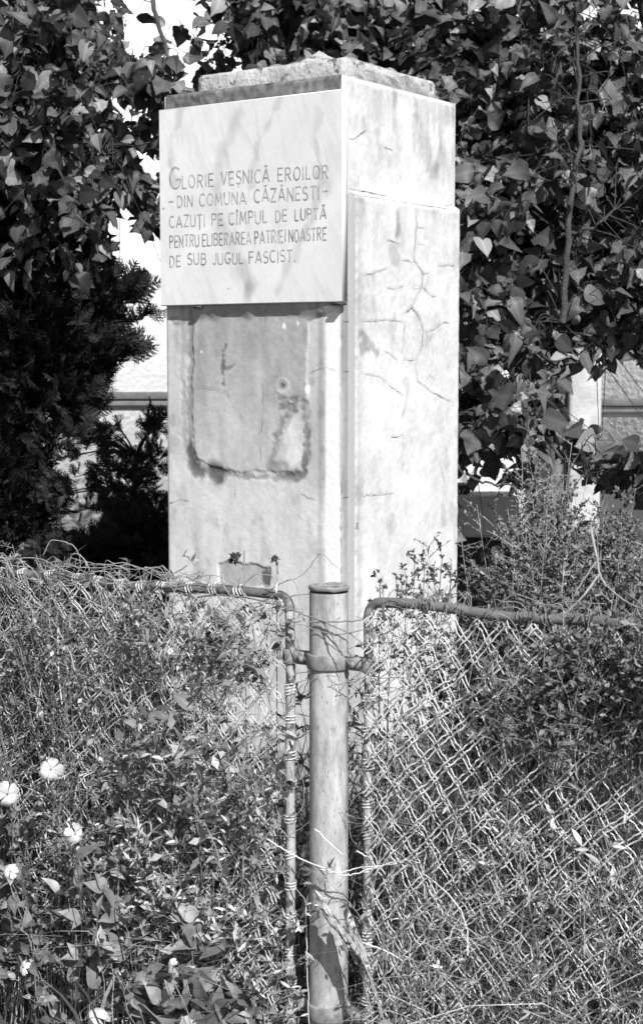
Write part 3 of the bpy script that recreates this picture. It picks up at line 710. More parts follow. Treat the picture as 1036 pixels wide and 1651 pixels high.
def lance(w, fold, curl):
    V = []; F = []
    for s, h in ((0, .15), (.35, 1), (.7, .75), (1, .02)):
        for a in (-1, 0, 1): V.append((a*h*w, s, fold*abs(a)*h*w-curl*s*s))
    for k in range(3):
        for j in range(2): a = k*3+j; F.append((a, a+1, a+4, a+3))
    return np.array(V, float), np.array(F)
LANCE = [lance(.12, .4, .1), lance(.16, .3, .3), lance(.09, .5, .5)]
OV = [leaf_template([.03, .16, .27, .30, .25, .17, .08, .004], rows, .3, .2, 0, .15), leaf_template([.03, .16, .25, .28, .24, .17, .08, .004], rows, .5, .4, .5, .15)]
TINY = (np.array([(-.22, 0, 0), (.22, 0, 0), (.14, 1, -.1), (-.14, 1, -.1)], float), np.array([(0, 1, 2, 3)]))
TINY2 = (np.array([(0, 0, 0), (.3, .5, .08), (0, 1, -.08), (-.3, .5, .08)], float), np.array([(0, 1, 2, 3)]))
def oct_template():
    v = np.array([(1, 0, 0), (0, 1, 0), (-1, 0, 0), (0, -1, 0), (0, 0, 1.2), (0, 0, -1)], float)
    f = []
    for k in range(4): f += [(k, (k+1) % 4, 4, 4), ((k+1) % 4, k, 5, 5)]
    return v, np.array(f)
OCT = oct_template()

# ------------------------------------------------------------------ broadleaf trees
def make_tree(name, label, base, limbs, clusters, gaps, mat, leaf_len, group, per_twig=9, seed=1):
    """limbs: list of (polyline, r0, r1); clusters: (centre, radii, number of twigs); gaps: (centre, radii) kept free of leaves"""
    global rng
    rng = np.random.default_rng(seed)
    t = empty(name, base, label, 'tree', group)
    ex = []
    for c, r_ in gaps:
        c = np.array(c); eye = np.array([0, 0, EYE])
        for k in ((-.7, 0, .7, 1.4, 2.1, 2.8) if r_[1] >= 2 else (0,)): ex.append((eye+(c-eye)*(1+k/c[1]), (r_[0]*(1+k/c[1]), min(r_[1], .62), r_[2]*(1+k/c[1]))))
    gaps = ex; LP = []
    for k, (pl, r0, r1) in enumerate(limbs):
        c = catmull(pl, 8); c[1:-1] += rng.normal(size=(len(c)-2, 3))*.006
        g = Geo(); g.tubes(c, np.linspace(r0, r1, len(c))[None], 8 if k == 0 else 6)
        g.build('trunk' if k == 0 else 'limb', M['bark'], t, True)
        LP.append(c[len(c)//4:] if k == 0 else c)
    LP = np.concatenate(LP)
    tw = Geo(); pos = []; dr = []; nr = []
    for c, rad, n in clusters:
        s = rng.normal(size=(n*2, 3)); s /= np.linalg.norm(s, axis=1, keepdims=True); s *= rng.random((n*2, 1))**.45
        P = np.array(c)+s*np.array(rad); P = P[:n]
        for p, q in zip(P, s[:n]):
            if any((((p-np.array(gc))/(np.array(gr)*1.3))**2).sum() < 1 for gc, gr in gaps): continue
            rp = p-A
            if -.15 < rp@d1 < W1+.15 and -.5 < rp@d2 < W2+.12 and p[2] < ZT+.25: continue
            near = LP[np.argmin(((LP-p)**2).sum(1)+rng.random(len(LP))*.05)]
            out = unit(p-near+np.array([0, 0, -.05])); d = unit(out*.7+rng.normal(size=3)*.45+np.array([0, 0, -.12]))
            L = .28+.3*rng.random()
            if any((((p+d*L-np.array([0, 0, .16*L])-np.array(gc))/(np.array(gr)*1.15))**2).sum() < 1 for gc, gr in gaps): continue
            K = 7; tt = np.linspace(0, 1, K)[:, None]
            path = p+d*L*tt+np.array([0, 0, -1])*(.16*L)*tt**2
            mid = (near+p)/2+rng.normal(size=3)*.06+np.array([0, 0, .05])
            con = catmull([near, mid, p], 4)
            
            if np.linalg.norm(near-p) < .30: tw.tubes(con, np.linspace(.0032, .0020, len(con))[None], 4)
            tw.tubes(path, np.linspace(.0026, .0012, K)[None], 3)
            m = per_twig+rng.integers(-2, 3)
            u = np.linspace(.08, 1, m)+rng.normal(size=m)*.03
            u = np.clip(u, 0, 1)[:, None]
            bp = p+d*L*u+np.array([0, 0, -1])*(.16*L)*u**2
            side = unit(np.cross(d, [0, 0, 1.])); sg = np.where(np.arange(m) % 2, 1, -1)[:, None]
            ld = unit(side*sg*.65+d*.35+rng.normal(size=(m, 3))*.52+np.array([0, -.18, -.50]))
            pos.append(bp); dr.append(ld); nr.append(unit(np.array([.10, -.62, .62])+rng.normal(size=(m, 3))*.72))
    pos = np.concatenate(pos); dr = np.concatenate(dr); nr = np.concatenate(nr)
    sz = leaf_len*(.36+.72*rng.random(len(pos))**1.2)
    pos = pos+dr*sz[:, None]*.3
    keep = np.ones(len(pos), bool)
    for c, rad in gaps: keep &= (((pos+dr*sz[:, None]*.5-np.array(c))/np.array(rad))**2).sum(1) > 1
    # nothing grows into the pillar or the house
    rel = pos-A; uu = rel@d1; ww = rel@d2
    keep &= ~((uu > -.12) & (uu < W1+.12) & (ww > -.5) & (ww < W2+.10) & (pos[:, 2] < ZT+.22)); keep &= pos[:, 1] < HY-.35; keep &= pos[:, 2] > .1
    pos, dr, nr, sz = pos[keep], dr[keep], nr[keep], sz[keep]
    tw.build('twigs', M['twig'], t, kind='stuff')
    pp = project(pos); vis = (pp[:, 0] > -20) & (pp[:, 0] < 1056) & (pp[:, 1] > -20) & (pp[:, 1] < 1000)
    # the largest-showing leaves: nearest, and not stacked behind another
    score = sz/pos[:, 1]; cell = {}
    order = np.argsort(-score/ (1+.0*score)); order = order[vis[order]]
    depth_order = order[np.argsort(pos[order][:, 1]-3*sz[order])]
    pick = []
    for i_ in depth_order:
        k_ = (int(pp[i_, 0]//26), int(pp[i_, 1]//26))
        if cell.get(k_, 0) < 1: cell[k_] = 1; pick.append(i_)
        if len(pick) >= 300: break
    pk = np.zeros(len(pos), bool); pk[pick] = True
    T = rng.integers(0, len(HEART), len(pos)); FR = frames(dr, nr, sz*(.85+.3*rng.random(len(pos))), sz)
    g = Geo()
    for k, (tv, tf, tt) in enumerate(HEART):
        m = (T == k) & ~pk; g.scatter(tv, tf, FR[m], pos[m], tt)
    g.build('foliage', mat, t, True, kind='stuff', tone='vein')
    me = []
    for tv, tf, tt in HEART:
        g = Geo(); g.add(tv, tf, tt); o = g.build('leaf', mat, None, True, tone='vein'); me.append(o.data); bpy.data.objects.remove(o)
    from mathutils import Matrix
    b = np.array(base, float)
    for i_ in pick:
        o = bpy.data.objects.new('leaf', me[T[i_]]); col.objects.link(o); o.parent = t
        mm = np.eye(4); mm[:3, :3] = FR[i_]; mm[:3, 3] = pos[i_]-b
        o.matrix_local = Matrix(mm.tolist())
    return t

AD = at_depth
# left tree: trunk left of the frame, boughs reaching over the pillar
lt = make_tree('broadleaf_tree', 'dark broadleaf tree filling the upper left corner, left of the plaque', (-2.3, 8.7, 0),
    [([(-2.3, 8.7, 0), (-2.25, 8.7, 1.2), (-2.1, 8.6, 2.2), (-1.9, 8.5, 3.2), (-1.6, 8.3, 4.2)], .10, .03),
     ([(-2.15, 8.6, 2.0), (-1.7, 8.3, 2.6), (-1.3, 8.1, 2.9), (-.9, 8.0, 3.0)], .04, .012),
     ([(-2.0, 8.5, 2.8), (-1.5, 8.1, 3.1), (-1.0, 7.9, 3.5), (-.5, 7.9, 3.9)], .04, .012),
     ([AD(240, -30, 8.2), AD(262, 60, 8.1), AD(285, 130, 8.0)], .016, .006),
     ([AD(60, 130, 7.8), AD(100, 165, 7.8), AD(130, 220, 7.8), AD(170, 250, 7.8)], .016, .005)],
    [((-1.75, 8.6, 3.1), (.85, .8, 1.0), 210), ((-1.35, 8.2, 2.75), (.55, .6, .55), 150), (AD(60, 200, 8.0), (.45, .5, .7), 120),
     (AD(110, 60, 8.2), (.4, .5, .35), 75), (AD(180, 320, 8.0), (.24, .4, .28), 60), (AD(120, 380, 8.3), (.35, .4, .2), 40), (AD(330, 20, 8.4), (.32, .4, .26), 52), (AD(235, 120, 8.2), (.14, .3, .22), 22),
     (AD(455, 45, 8.2), (.36, .5, .28), 75)],
    [(AD(222, 60, 8.1), (.075, 3, .10)), (AD(168, 20, 8.1), (.045, 3, .045)), (AD(305, 18, 8.1), (.05, 3, .05)), (AD(165, 95, 8.1), (.03, 2, .03)), (AD(290, 82, 8.1), (.05, 2, .05)), (AD(203, 182, 8.1), (.08, 2, .045)), (AD(240, 440, 8.0), (.16, 2, .17)), (AD(230, 560, 8.0), (.17, 2, .22)), (AD(213, 385, 8.0), (.06, 2, .09)), (AD(375, 95, 8.0), (.05, 2, .05)), (AD(320, 15, 8.2), (.07, 2, .06)), (AD(236, 258, 8.0), (.06, 2, .05)), (AD(185, 370, 8.0), (.05, 2, .05)), (AD(215, 345, 8.0), (.04, 2, .04)), (AD(130, 395, 8.0), (.05, 2, .05)), (AD(60, 620, 8.0), (.6, 2, .45))],
    M['leafL'], .104, 'broadleaf trees behind the pillar', 14, 21)
rt = make_tree('broadleaf_tree', 'tall broadleaf tree with large pointed leaves filling the right side', (2.2, 8.3, 0),
    [([(2.2, 8.3, 0), (2.15, 8.3, 1.0), (2.0, 8.25, 2.0), (1.7, 8.2, 3.0), (1.3, 8.1, 4.2)], .09, .03),
     ([(2.05, 8.2, 1.7), (1.4, 7.8, 2.0), (1.0, 7.5, 1.8), (.8, 7.3, 1.4)], .03, .008),
     ([(2.1, 8.2, 1.3), (1.8, 7.8, 1.3), (1.5, 7.4, 1.15), (1.3, 7.2, 1.0)], .02, .006),
     ([AD(905, 520, 7.2), AD(920, 320, 7.2), AD(934, 220, 7.2), AD(930, 60, 7.3)], .017, .008),
     ([AD(905, 380, 7.3), AD(950, 370, 7.2), AD(1000, 330, 7.2)], .011, .005),
     ([AD(830, 650, 7.1), AD(905, 735, 7.0), AD(960, 780, 6.9)], .010, .004), ([AD(740, 745, 7.0), AD(775, 778, 7.0), AD(850, 782, 7.0)], .008, .004)],
    [((1.35, 8.3, 3.1), (.95, .8, 1.1), 260), ((1.25, 8.1, 2.3), (.75, .7, .65), 230), (AD(880, 250, 7.6), (.5, .4, .75), 270), (AD(910, 120, 7.7), (.42, .4, .32), 110), (AD(1000, 220, 7.7), (.25, .4, .5), 80), (AD(800, 420, 7.7), (.32, .5, .45), 120), (AD(980, 420, 7.5), (.3, .4, .35), 80),
     (AD(810, 590, 7.3), (.22, .3, .22), 46), (AD(860, 640, 7.2), (.24, .25, .16), 36), (AD(780, 690, 7.2), (.12, .25, .16), 22), (AD(1000, 765, 7.0), (.15, .25, .09), 16), (AD(940, 535, 7.4), (.3, .3, .06), 22),
     (AD(790, 800, 7.0), (.06, .1, .06), 4), (AD(640, 20, 8.3), (.4, .5, .22), 80), (AD(560, 30, 8.5), (.4, .5, .22), 60), (AD(760, 60, 8.1), (.35, .5, .3), 70)],
    [(AD(1015, 640, 7.2), (.17, 2, .15)), (AD(945, 640, 7.2), (.095, 2, .17)), (AD(1005, 690, 7.2), (.13, 2, .05)), (AD(1030, 700, 7.2), (.05, 2, .03)), (AD(778, 830, 7.0), (.13, 2, .09)), (AD(940, 830, 7.0), (.06, 2, .12)), (AD(760, 760, 7.0), (.04, 2, .06)), (AD(870, 590, 7.2), (.06, 2, .03)), (AD(945, 45, 7.6), (.06, 2, .06)), (AD(865, 120, 7.6), (.07, 2, .05)), (AD(820, 605, 7.2), (.06, 2, .04)), (AD(820, 200, 7.6), (.055, 2, .05)), (AD(1028, 165, 7.6), (.05, 2, .08)), (AD(830, 400, 7.4), (.045, 2, .05)), (AD(955, 230, 7.4), (.04, 2, .05)), (AD(805, 325, 7.4), (.04, 2, .045)), (AD(760, 40, 7.6), (.045, 2, .04)), (AD(1000, 850, 7.0), (.12, 2, .05)), (AD(1028, 790, 7.0), (.04, 2, .03))],
    M['leafR'], .104, 'broadleaf trees behind the pillar', 15, 5)

# ------------------------------------------------------------------ conifers
def frond():
    V = []; F = []
    def quad(p, d, l, w, z):
        n = len(V); s = np.array([-d[1], d[0]]); p = np.array(p)
        a = p-s*w; b = p+s*w; c = p+np.array(d)*l+s*w*.4; e = p+np.array(d)*l-s*w*.4
        for q in (a, b, c, e): V.append((q[0], q[1], z+.15*np.sin(q[0]*9)))
        F.append((n, n+1, n+2, n+3))
    quad((0, 0), (0, 1), 1, .03, 0)
    for k in range(1, 9):
        s = k/9
        for sg in (-1, 1):
            a = math.radians(38+6*math.sin(k*3)); l = .45*(1-s)+.12
            quad((0, s*.95), (sg*math.sin(a), math.cos(a)), l, .028, .02*k % .05)
            if l > .25: quad((sg*math.sin(a)*l*.5, s*.95+math.cos(a)*l*.5), (sg*math.sin(a*1.9), math.cos(a*1.9)), l*.5, .022, .01)
    return np.array(V, float), np.array(F)
FR_T = frond()
def conifer(name, label, base, blobs, trunk, mat, size, seed, gaps=()):
    global rng
    rng = np.random.default_rng(seed)
    t = empty(name, base, label, 'conifer')
    g = Geo(); g.tubes(catmull(trunk, 6), np.linspace(.05, .012, 6*(len(trunk)-1)+1)[None], 7); g.build('trunk', M['bark'], t, True)
    pos = []; dr = []; br = Geo(); tk = catmull(trunk, 6)
    for c, rad, n in blobs:
        s = unit(rng.normal(size=(n, 3)))*(rng.random((n, 1))**.35); p = np.array(c)+s*np.array(rad)
        o = p-np.array(c); o[:, 2] *= .3; d = unit(unit(o)+np.array([0, -.15, .55])+rng.normal(size=(n, 3))*.35)
        pos.append(p); dr.append(d)
        for q in p[::14]:
            near = tk[np.argmin(((tk-q)**2).sum(1))]; br.tubes(catmull([near, (near+q)/2+[0, 0, .03], q], 3), np.linspace(.007, .002, 7)[None], 3)
    pos = np.concatenate(pos); dr = np.concatenate(dr); keep = pos[:, 2] > .02
    for c, rad in gaps: keep &= (((pos+dr*.05-np.array(c))/np.array(rad))**2).sum(1) > 1
    pos = pos[keep]; dr = dr[keep]; n = len(pos)
    g = Geo(); g.scatter(FR_T[0], FR_T[1], frames(dr, unit(rng.normal(size=(n, 3))+[0, -.8, .3]), size*(.7+.6*rng.random(n))), pos)
    g.build('foliage', mat, t, kind='stuff'); br.build('branches', M['twig'], t, kind='stuff')
    return t
conifer('conifer_tree', 'dense dark conifer at the left edge below the broadleaf boughs', (-1.55, 8.3, 0),
    [((-1.55, 8.3, 2.0), (.42, .4, .45), 1300), ((-1.47, 8.2, 1.72), (.42, .45, .34), 1400), ((-1.80, 8.3, 1.1), (.38, .5, .5), 800), (AD(20, 800, 8.1), (.24, .4, .3), 380), ((-1.5, 8.3, .25), (.75, .55, .36), 1200), (AD(90, 650, 8.1), (.20, .3, .16), 240),
     (AD(180, 570, 8.1), (.09, .2, .06), 70), (AD(175, 470, 8.1), (.14, .2, .08), 110), (AD(225, 515, 8.1), (.09, .06, .015), 16), (AD(120, 620, 8.1), (.12, .2, .08), 90)],
    [(-1.55, 8.3, 0), (-1.57, 8.3, 1.2), (-1.53, 8.3, 2.4)], M['conifer'], .13, 3,
    [(AD(100, 755, 8.1), (.13, 2, .10)), (AD(150, 700, 8.1), (.08, 2, .05)), (AD(60, 560, 8.1), (.03, 1, .03)), (AD(170, 800, 8.1), (.18, 2, .10))])
conifer('juniper_shrub', 'loose low dark conifer shrub touching the left edge of the pillar', (-.95, 8.0, 0),
    [(AD(242, 740, 7.8), (.055, .12, .20), 80), (AD(200, 770, 7.8), (.14, .2, .12), 120), (AD(130, 800, 7.9), (.20, .2, .10), 140), (AD(225, 860, 7.8), (.16, .2, .10), 260), (AD(130, 720, 7.9), (.14, .2, .10), 60), (AD(250, 830, 7.8), (.10, .2, .08), 90), (AD(170, 700, 7.9), (.12, .15, .05), 30), (AD(85, 720, 7.9), (.12, .2, .14), 70), (AD(250, 690, 7.8), (.03, .1, .08), 24),
     (AD(180, 915, 7.9), (.45, .3, .17), 1100), (AD(160, 1000, 7.9), (.6, .35, .35), 1500)],
    [(-.95, 8.0, 0), (-.93, 7.95, .6), (-.9, 7.9, 1.15)], M['conifer'], .085, 4,
    [(AD(95, 750, 7.9), (.05, 1, .05)), (AD(128, 778, 7.9), (.06, 1, .06)), (AD(170, 775, 7.8), (.04, 1, .04)), (AD(150, 735, 7.8), (.06, 1, .03)), (AD(205, 700, 7.8), (.04, 1, .05))])

# ------------------------------------------------------------------ fence
FE = np.array([math.cos(R(32)), -math.sin(R(32)), 0]); FB = np.array([math.sin(R(32)), math.cos(R(32)), 0])   # along, behind
PC = np.array([.016, 3.5, 0.])
def fw(s, b, h): return PC+FE*s+FB*b+up*h
def fwa(s, b, h): return PC+np.asarray(s)[..., None]*FE+np.asarray(b)[..., None]*FB+np.asarray(h)[..., None]*up
def fpix(px, py, b=0.0): return on_plane(px, py, PC+FB*b, FB)
post = empty('fence_post', tuple(PC), 'thick pale metal pipe post standing between the two wire fence panels', 'post')
def lathe(g, prof, c, n=32, ax=None):
    th = np.arange(n)/n*2*np.pi; V = []
    for r_, z_ in prof: V.append(np.stack([c[0]+r_*np.cos(th), c[1]+r_*np.sin(th), c[2]+z_+0*th], 1))
    K = len(prof); i = np.arange(K-1)[:, None]*n; j = np.arange(n)[None]; j2 = (j+1) % n
    g.add(np.concatenate(V), np.stack([i+j, i+j2, i+n+j2, i+n+j], -1).reshape(-1, 4))
PZ = float(at_depth(530, 948, 3.457)[2]); PRD = .0425
g = Geo(); lathe(g, [(PRD, -.05), (PRD*1.004, .3), (PRD*.996, .7), (PRD, PZ-.014)], PC, 40); pb = g.build('pipe', M['postpaint'], post, True)
g = Geo(); lathe(g, [(PRD-.001, PZ-.010), (PRD+.0012, PZ-.008), (PRD+.0018, PZ-.003), (PRD+.0015, PZ), (PRD-.004, PZ+.0005), (PRD-.008, PZ-.004), (.0005, PZ-.005)], PC, 40)
v_ = g.v[0]; v_[:, 2] += (vnoise(v_[:, 0]*70+9, v_[:, 1]*70+5)-.5)*.004*(v_[:, 2] > PZ-.014)
g.build('rim', M['clamp'], post, True)
def clamp(zc, h, name):
    t = empty(name, tuple(PC+up*zc), 'dark steel strap clamp round the post, '+('near its top' if zc > .5 else 'low down near its foot'), 'clamp', 'strap clamps on the fence post')
    g = Geo(); lathe(g, [(PRD+.0005, zc-h/2), (PRD+.005, zc-h/2), (PRD+.006, zc-h/2+.002), (PRD+.006, zc+h/2-.002), (PRD+.005, zc+h/2), (PRD+.0005, zc+h/2)], PC, 40)
    g.build('strap', M['clamp'], t, True)
    for sg in (-1, 1):
        g = Geo()
        s0, s1 = (PRD+.003)*sg, .1*sg
        for bb in (-.010, .004):
            pts = [fw(a_, bb+c_, zc+z_) for a_ in (min(s0, s1), max(s0, s1)) for c_ in (0, .004) for z_ in (-h*.45, h*.45)]
            g.add(pts, [[0, 1, 3, 2], [4, 6, 7, 5], [0, 4, 5, 1], [2, 3, 7, 6], [0, 2, 6, 4], [1, 5, 7, 3]])
        g.build('tab', M['clamp'], t)
        g = Geo(); th = np.arange(13)/12*2*np.pi
        cc = fw(.1003*sg, 0, zc); ring = []
        lathe(g, [(.0112, -h*.5), (.0152, -h*.5), (.0158, -h*.45), (.0158, h*.45), (.0152, h*.5), (.0112, h*.5)], cc, 20)
        g.build('collar', M['clamp'], t, True)
        # bolt with hexagonal head through the tab
        g = Geo(); c0 = fw(.066*sg, -.018, zc-.002); c1 = fw(.066*sg, -.011, zc-.002); c2 = fw(.066*sg, .016, zc-.002)
        g.tubes(np.array([c0-FB*.0001, c0, c1]), np.array([[.0002, .0075, .0075]]), 6); g.tubes(np.array([c1, c2]), .0035, 8)
        g.build('bolt', M['wiredark'], t)
    return t
ZC1 = float(fpix(530, 1071, -.04)[2]); ZC2 = float(fpix(530, 1640, -.04)[2])
clamp(ZC1, .032, 'strap_clamp'); clamp(ZC2, .034, 'strap_clamp')

def fence_panel(sg, s_out, htop, hout, label, seed):
    global rng
    rng = np.random.default_rng(seed)
    t = empty('wire_fence', tuple(fw(.1*sg, 0, 0)), label, 'fence', 'wire mesh fence panels')
    s0 = .1003*sg; zb = .05; rr = .032
    # inner upright, bend, top rail
    up_ = [fw(s0, 0, z) for z in np.linspace(zb, htop-rr, 14)]
    up_ = [p+FE*.0015*math.sin(i_*1.3) for i_, p in enumerate(up_)]
    g = Geo(); g.tubes(np.array(up_), .0108, 12); g.build('upright', M['framepipe'], t, True)
    th = np.linspace(0, np.pi/2, 8); bend = [fw(s0+sg*rr*(1-math.cos(a)), 0, htop-rr+rr*math.sin(a)) for a in th]
    L = abs(s_out-s0)-rr; tp = np.linspace(0, 1, 24)
    top_ = [fw(s0+sg*(rr+L*x), 0, htop+(hout-htop)*x-.012*math.sin(math.pi*x)+.004*math.sin(x*19)) for x in tp[1:]]
    g = Geo(); g.tubes(np.array(bend+top_), .0112, 12); g.build('top_rail', M['railrust'], t, True)
    g = Geo(); g.tubes(np.array([fw(s_out, 0, hout), fw(s_out, 0, .5), fw(s_out, 0, zb)]), .0108, 12); g.build('upright', M['framepipe'], t, True)
    g = Geo(); g.tubes(np.array([fw(s0, 0, zb), fw((s0+s_out)/2, 0, zb), fw(s_out, 0, zb)]), .0108, 12); g.build('bottom_rail', M['framepipe'], t, True)
    # chain link: paired wavy strands in two slanting directions
    a0, a1 = min(s0, s_out)+.012, max(s0, s_out)-.012; zt_ = min(htop, hout)-.014; zb_ = zb+.012
    for fam, (ang, mat) in enumerate(((-R(52), M['wire' if sg > 0 else 'wirel']), (R(46), M['wire' if sg > 0 else 'wirel']))):
        g = Geo(); dx, dz = math.cos(ang), math.sin(ang); pitch = .060
        nx_ = abs(math.sin(ang)); step = pitch
        x = a0-1.2
        while x < a1+1.2:
            # line through (x, mid)
            zm = .55; ts = []
            lo, hi = -2., 2.
            for (p, d, mn, mx) in ((x, dx, a0, a1), (zm, dz, zb_, zt_)):
                u0, u1 = (mn-p)/d, (mx-p)/d
                if u0 > u1: u0, u1 = u1, u0
                lo, hi = max(lo, u0), min(hi, u1)
            if hi-lo > .03:
                K = max(6, int((hi-lo)/.010)); u = np.linspace(lo, hi, K)
                ph = rng.random()*6; bow = .002*np.sin(u*7+rng.random()*6)+.005*(vnoise(u*4+ph*3, x*9+0*u)-.5)
                for st in (-1, 1):
                    w = st*.0050+.0013*np.sin(u*2*np.pi/.027+ph+(st > 0)*2.6)+bow
                    s_ = x+dx*u+(-dz)*w; z_ = zm+dz*u+dx*w
                    b_ = (-.024 if fam == 0 else -.032)-.028*(sg < 0)*(z_ < .62)+.0030*np.sin(u*2*np.pi/.054*1.0+ph*1)*1.0+.028*(vnoise(s_*3+5, z_*3)-.5)
                    ed = np.clip(np.minimum(np.minimum(s_-a0, a1-s_), np.minimum(z_-zb_, zt_-z_))/.08, 0, 1)
                    s_ = s_+ed*.034*(vnoise(s_*5+20, z_*5+3)-.5)+ed*.010*(vnoise(s_*19+2, z_*19)-.5); z_ = z_+ed*.034*(vnoise(s_*5+60, z_*5+33)-.5)+ed*.010*(vnoise(s_*19+52, z_*19)-.5)
                    g.tubes(fwa(s_, b_, z_), (.00135 if fam == 0 else .00175) if sg > 0 else .00132, 4)
            x += step*(.95+.10*rng.random())
        g.build('wire_mesh', mat, t, kind='stuff')
    # wire wraps
    def coil(c, axis, turns, r_, pitch_, n=12):
        a = unit(np.cross(axis, FB)); b = np.cross(axis, a); K = int(turns*n)+1; th_ = np.linspace(0, turns*2*np.pi, K)
        return c+np.cos(th_)[:, None]*a*r_+np.sin(th_)[:, None]*b*r_+((th_/(2*np.pi)-turns/2)*pitch_)[:, None]*axis
    z = htop-.14; ct = []
    while z > .08:
        g = Geo(); g.tubes(coil(fw(s0, 0, z), up+.25*sg*FE*rng.normal()*.4, 2.6+rng.random(), .0128, .0072), .0013, 4)
        o = g.build('wire_tie', M['wire'], t, True); z -= .076*(.85+.3*rng.random())
    x = .10
    while x < L:
        c = fw(s0+sg*(rr+x), 0, htop+(hout-htop)*(x/L)-.012*math.sin(math.pi*x/L)+.004*math.sin(x/L*19))
        g = Geo(); g.tubes(coil(c, FE+.2*rng.normal()*up, 2.3+rng.random(), .0135, .008), .0014, 4); g.build('wire_tie', M['wire'] if sg < 0 else M['wiredark'], t, True)
        x += .072*(.8+.5*rng.random())
    return t
hl = float(fpix(455, 960)[2]); hr = float(fpix(600, 970)[2])
pl_l = fpix(100, 925); h_l = float(pl_l[2]); s_l = float(np.dot(pl_l-PC, FE))
pl_r = fpix(840, 986); h_r = float(pl_r[2]); s_r = float(np.dot(pl_r-PC, FE))
sl = (h_l-hl)/(s_l+.1); sr = (h_r-hr)/(s_r-.1)
fence_panel(-1, -1.75, hl, hl+max(-.05, min(.05, sl*-1.65)), 'wire mesh fence panel on the left overgrown with vines and white flowers', 31)
fence_panel(1, 1.35, hr, hr+max(-.05, min(.05, sr*1.25)), 'wire mesh fence panel on the right with dry grass behind it', 32)

# ------------------------------------------------------------------ weeds: stems > side shoots > leaves, all at real size
def plants(n, s_rng, b_rng, h_rng, stems_lean, shoots, shoot_len, leaves, leaf_len, leaf_tmpl, gl, gs, hfun=None, base_h=0, stem_r=.0014, start=.12, updir=.6, face=.7):
    """batch of bushy weeds; returns nothing, adds to leaf geometry gl and stem geometry gs"""
    s = rng.uniform(*s_rng, n); b = rng.uniform(*b_rng, n); h = rng.uniform(*h_rng, n)
    if hfun is not None: h = h*hfun(s, b)
    ok = (h > .05) & (vnoise(s*7.5+31, b*5+h*3) > .28); s, b, h = s[ok], b[ok], h[ok]; n = len(s); pf = .6+.95*vnoise(s*9+77, b*9)
    if n == 0: return
    base = fwa(s, b, np.full(n, base_h)); az = rng.uniform(0, 2*np.pi, n); ln = rng.uniform(0, stems_lean, n)*h
    lean = np.stack([np.cos(az), np.sin(az), 0*az], 1)*ln[:, None]
    K = 8; t = np.linspace(0, 1, K)
    P = base[:, None]+up*(h[:, None]*t)[..., None]+lean[:, None]*(t**2)[None, :, None]
    P[:, 1:] += np.cumsum(rng.normal(size=(n, K-1, 3))*.006, 1)
    gs.tubes(P, stem_r*(1.15-.8*t)[None]*np.ones((n, 1)), 3)
    m = shoots; idx = np.repeat(np.arange(n), m); tt = rng.uniform(start, 1, n*m); f = tt*(K-1); i0 = np.minimum(f.astype(int), K-2); fr = (f-i0)[:, None]
    q = P[idx, i0]*(1-fr)+P[idx, i0+1]*fr
    d = rng.normal(size=(len(q), 3)); d[:, 2] *= .3; d = unit(unit(d)+up*updir); L = shoot_len*(.4+.9*rng.random(len(q)))*(1.15-.6*tt)
    K2 = 4; t2 = np.linspace(0, 1, K2); S = q[:, None]+d[:, None]*(L[:, None]*t2)[..., None]-up*(.12*L[:, None]*t2**2)[..., None]
    gs.tubes(S, stem_r*.55*(1.1-.7*t2)[None]*np.ones((len(q), 1)), 3)
    m2 = leaves; pq = np.repeat(pf, m); idx = np.repeat(np.arange(len(q)), m2); t3 = rng.uniform(.1, 1, len(idx)); p = q[idx]+d[idx]*(L[idx]*t3)[:, None]-up*(.12*L[idx]*t3**2)[:, None]
    ld = unit(d[idx]*.5+rng.normal(size=(len(idx), 3))*.55+up*.1); nr = unit(np.array([.15, -face, .6])+rng.normal(size=(len(idx), 3))*.5)
    sz = leaf_len*(.45+.95*rng.random(len(idx)))*pq[idx]; T = rng.integers(0, len(leaf_tmpl), len(idx)); FRm = frames(ld, nr, sz)
    for k, (tv, tf) in enumerate(leaf_tmpl): mm = T == k; gl.scatter(tv, tf, FRm[mm], p[mm])
def blades(n, s_rng, b_rng, l_rng, w_rng, g, lean=.7, h0=0., dens=None):
    s = rng.uniform(*s_rng, n); b = rng.uniform(*b_rng, n); L = rng.uniform(*l_rng, n)
    if dens is not None: k = rng.random(n) < dens(s, b); s, b, L = s[k], b[k], L[k]; n = len(s)
    h0 = rng.uniform(*h0, n) if isinstance(h0, tuple) else np.full(n, h0)
    base = fwa(s, b, h0); az = rng.uniform(0, 2*np.pi, n); hv = np.stack([np.cos(az), np.sin(az), 0*az], 1); ln = rng.uniform(.05, lean, n)
    K = 7; t = np.linspace(0, 1, K)
    P = base[:, None]+up*(L[:, None]*(t-.45*ln[:, None]*t**2.5))[..., None]+hv[:, None]*(L[:, None]*ln[:, None]*t**1.7)[..., None]
    P[:, 1:] += np.cumsum(rng.normal(size=(n, K-1, 3))*.004, 1)
    rs_ = (P-PC)@FE; rb_ = (P-PC)@FB
    ok = ~((np.abs(rs_) < .125) & (rb_ < .06)).any(1); P = P[ok]; n = len(P)
    w = rng.uniform(*w_rng, n)[:, None]*np.minimum(1, (1.02-t)*2.2)[None]
    a2 = rng.uniform(0, np.pi, n); side = np.stack([np.cos(a2), np.sin(a2), .15*np.sin(a2*5)], 1)
    g.ribbons(P, w, side)
rng = np.random.default_rng(77)
TIN = [TINY, TINY2]
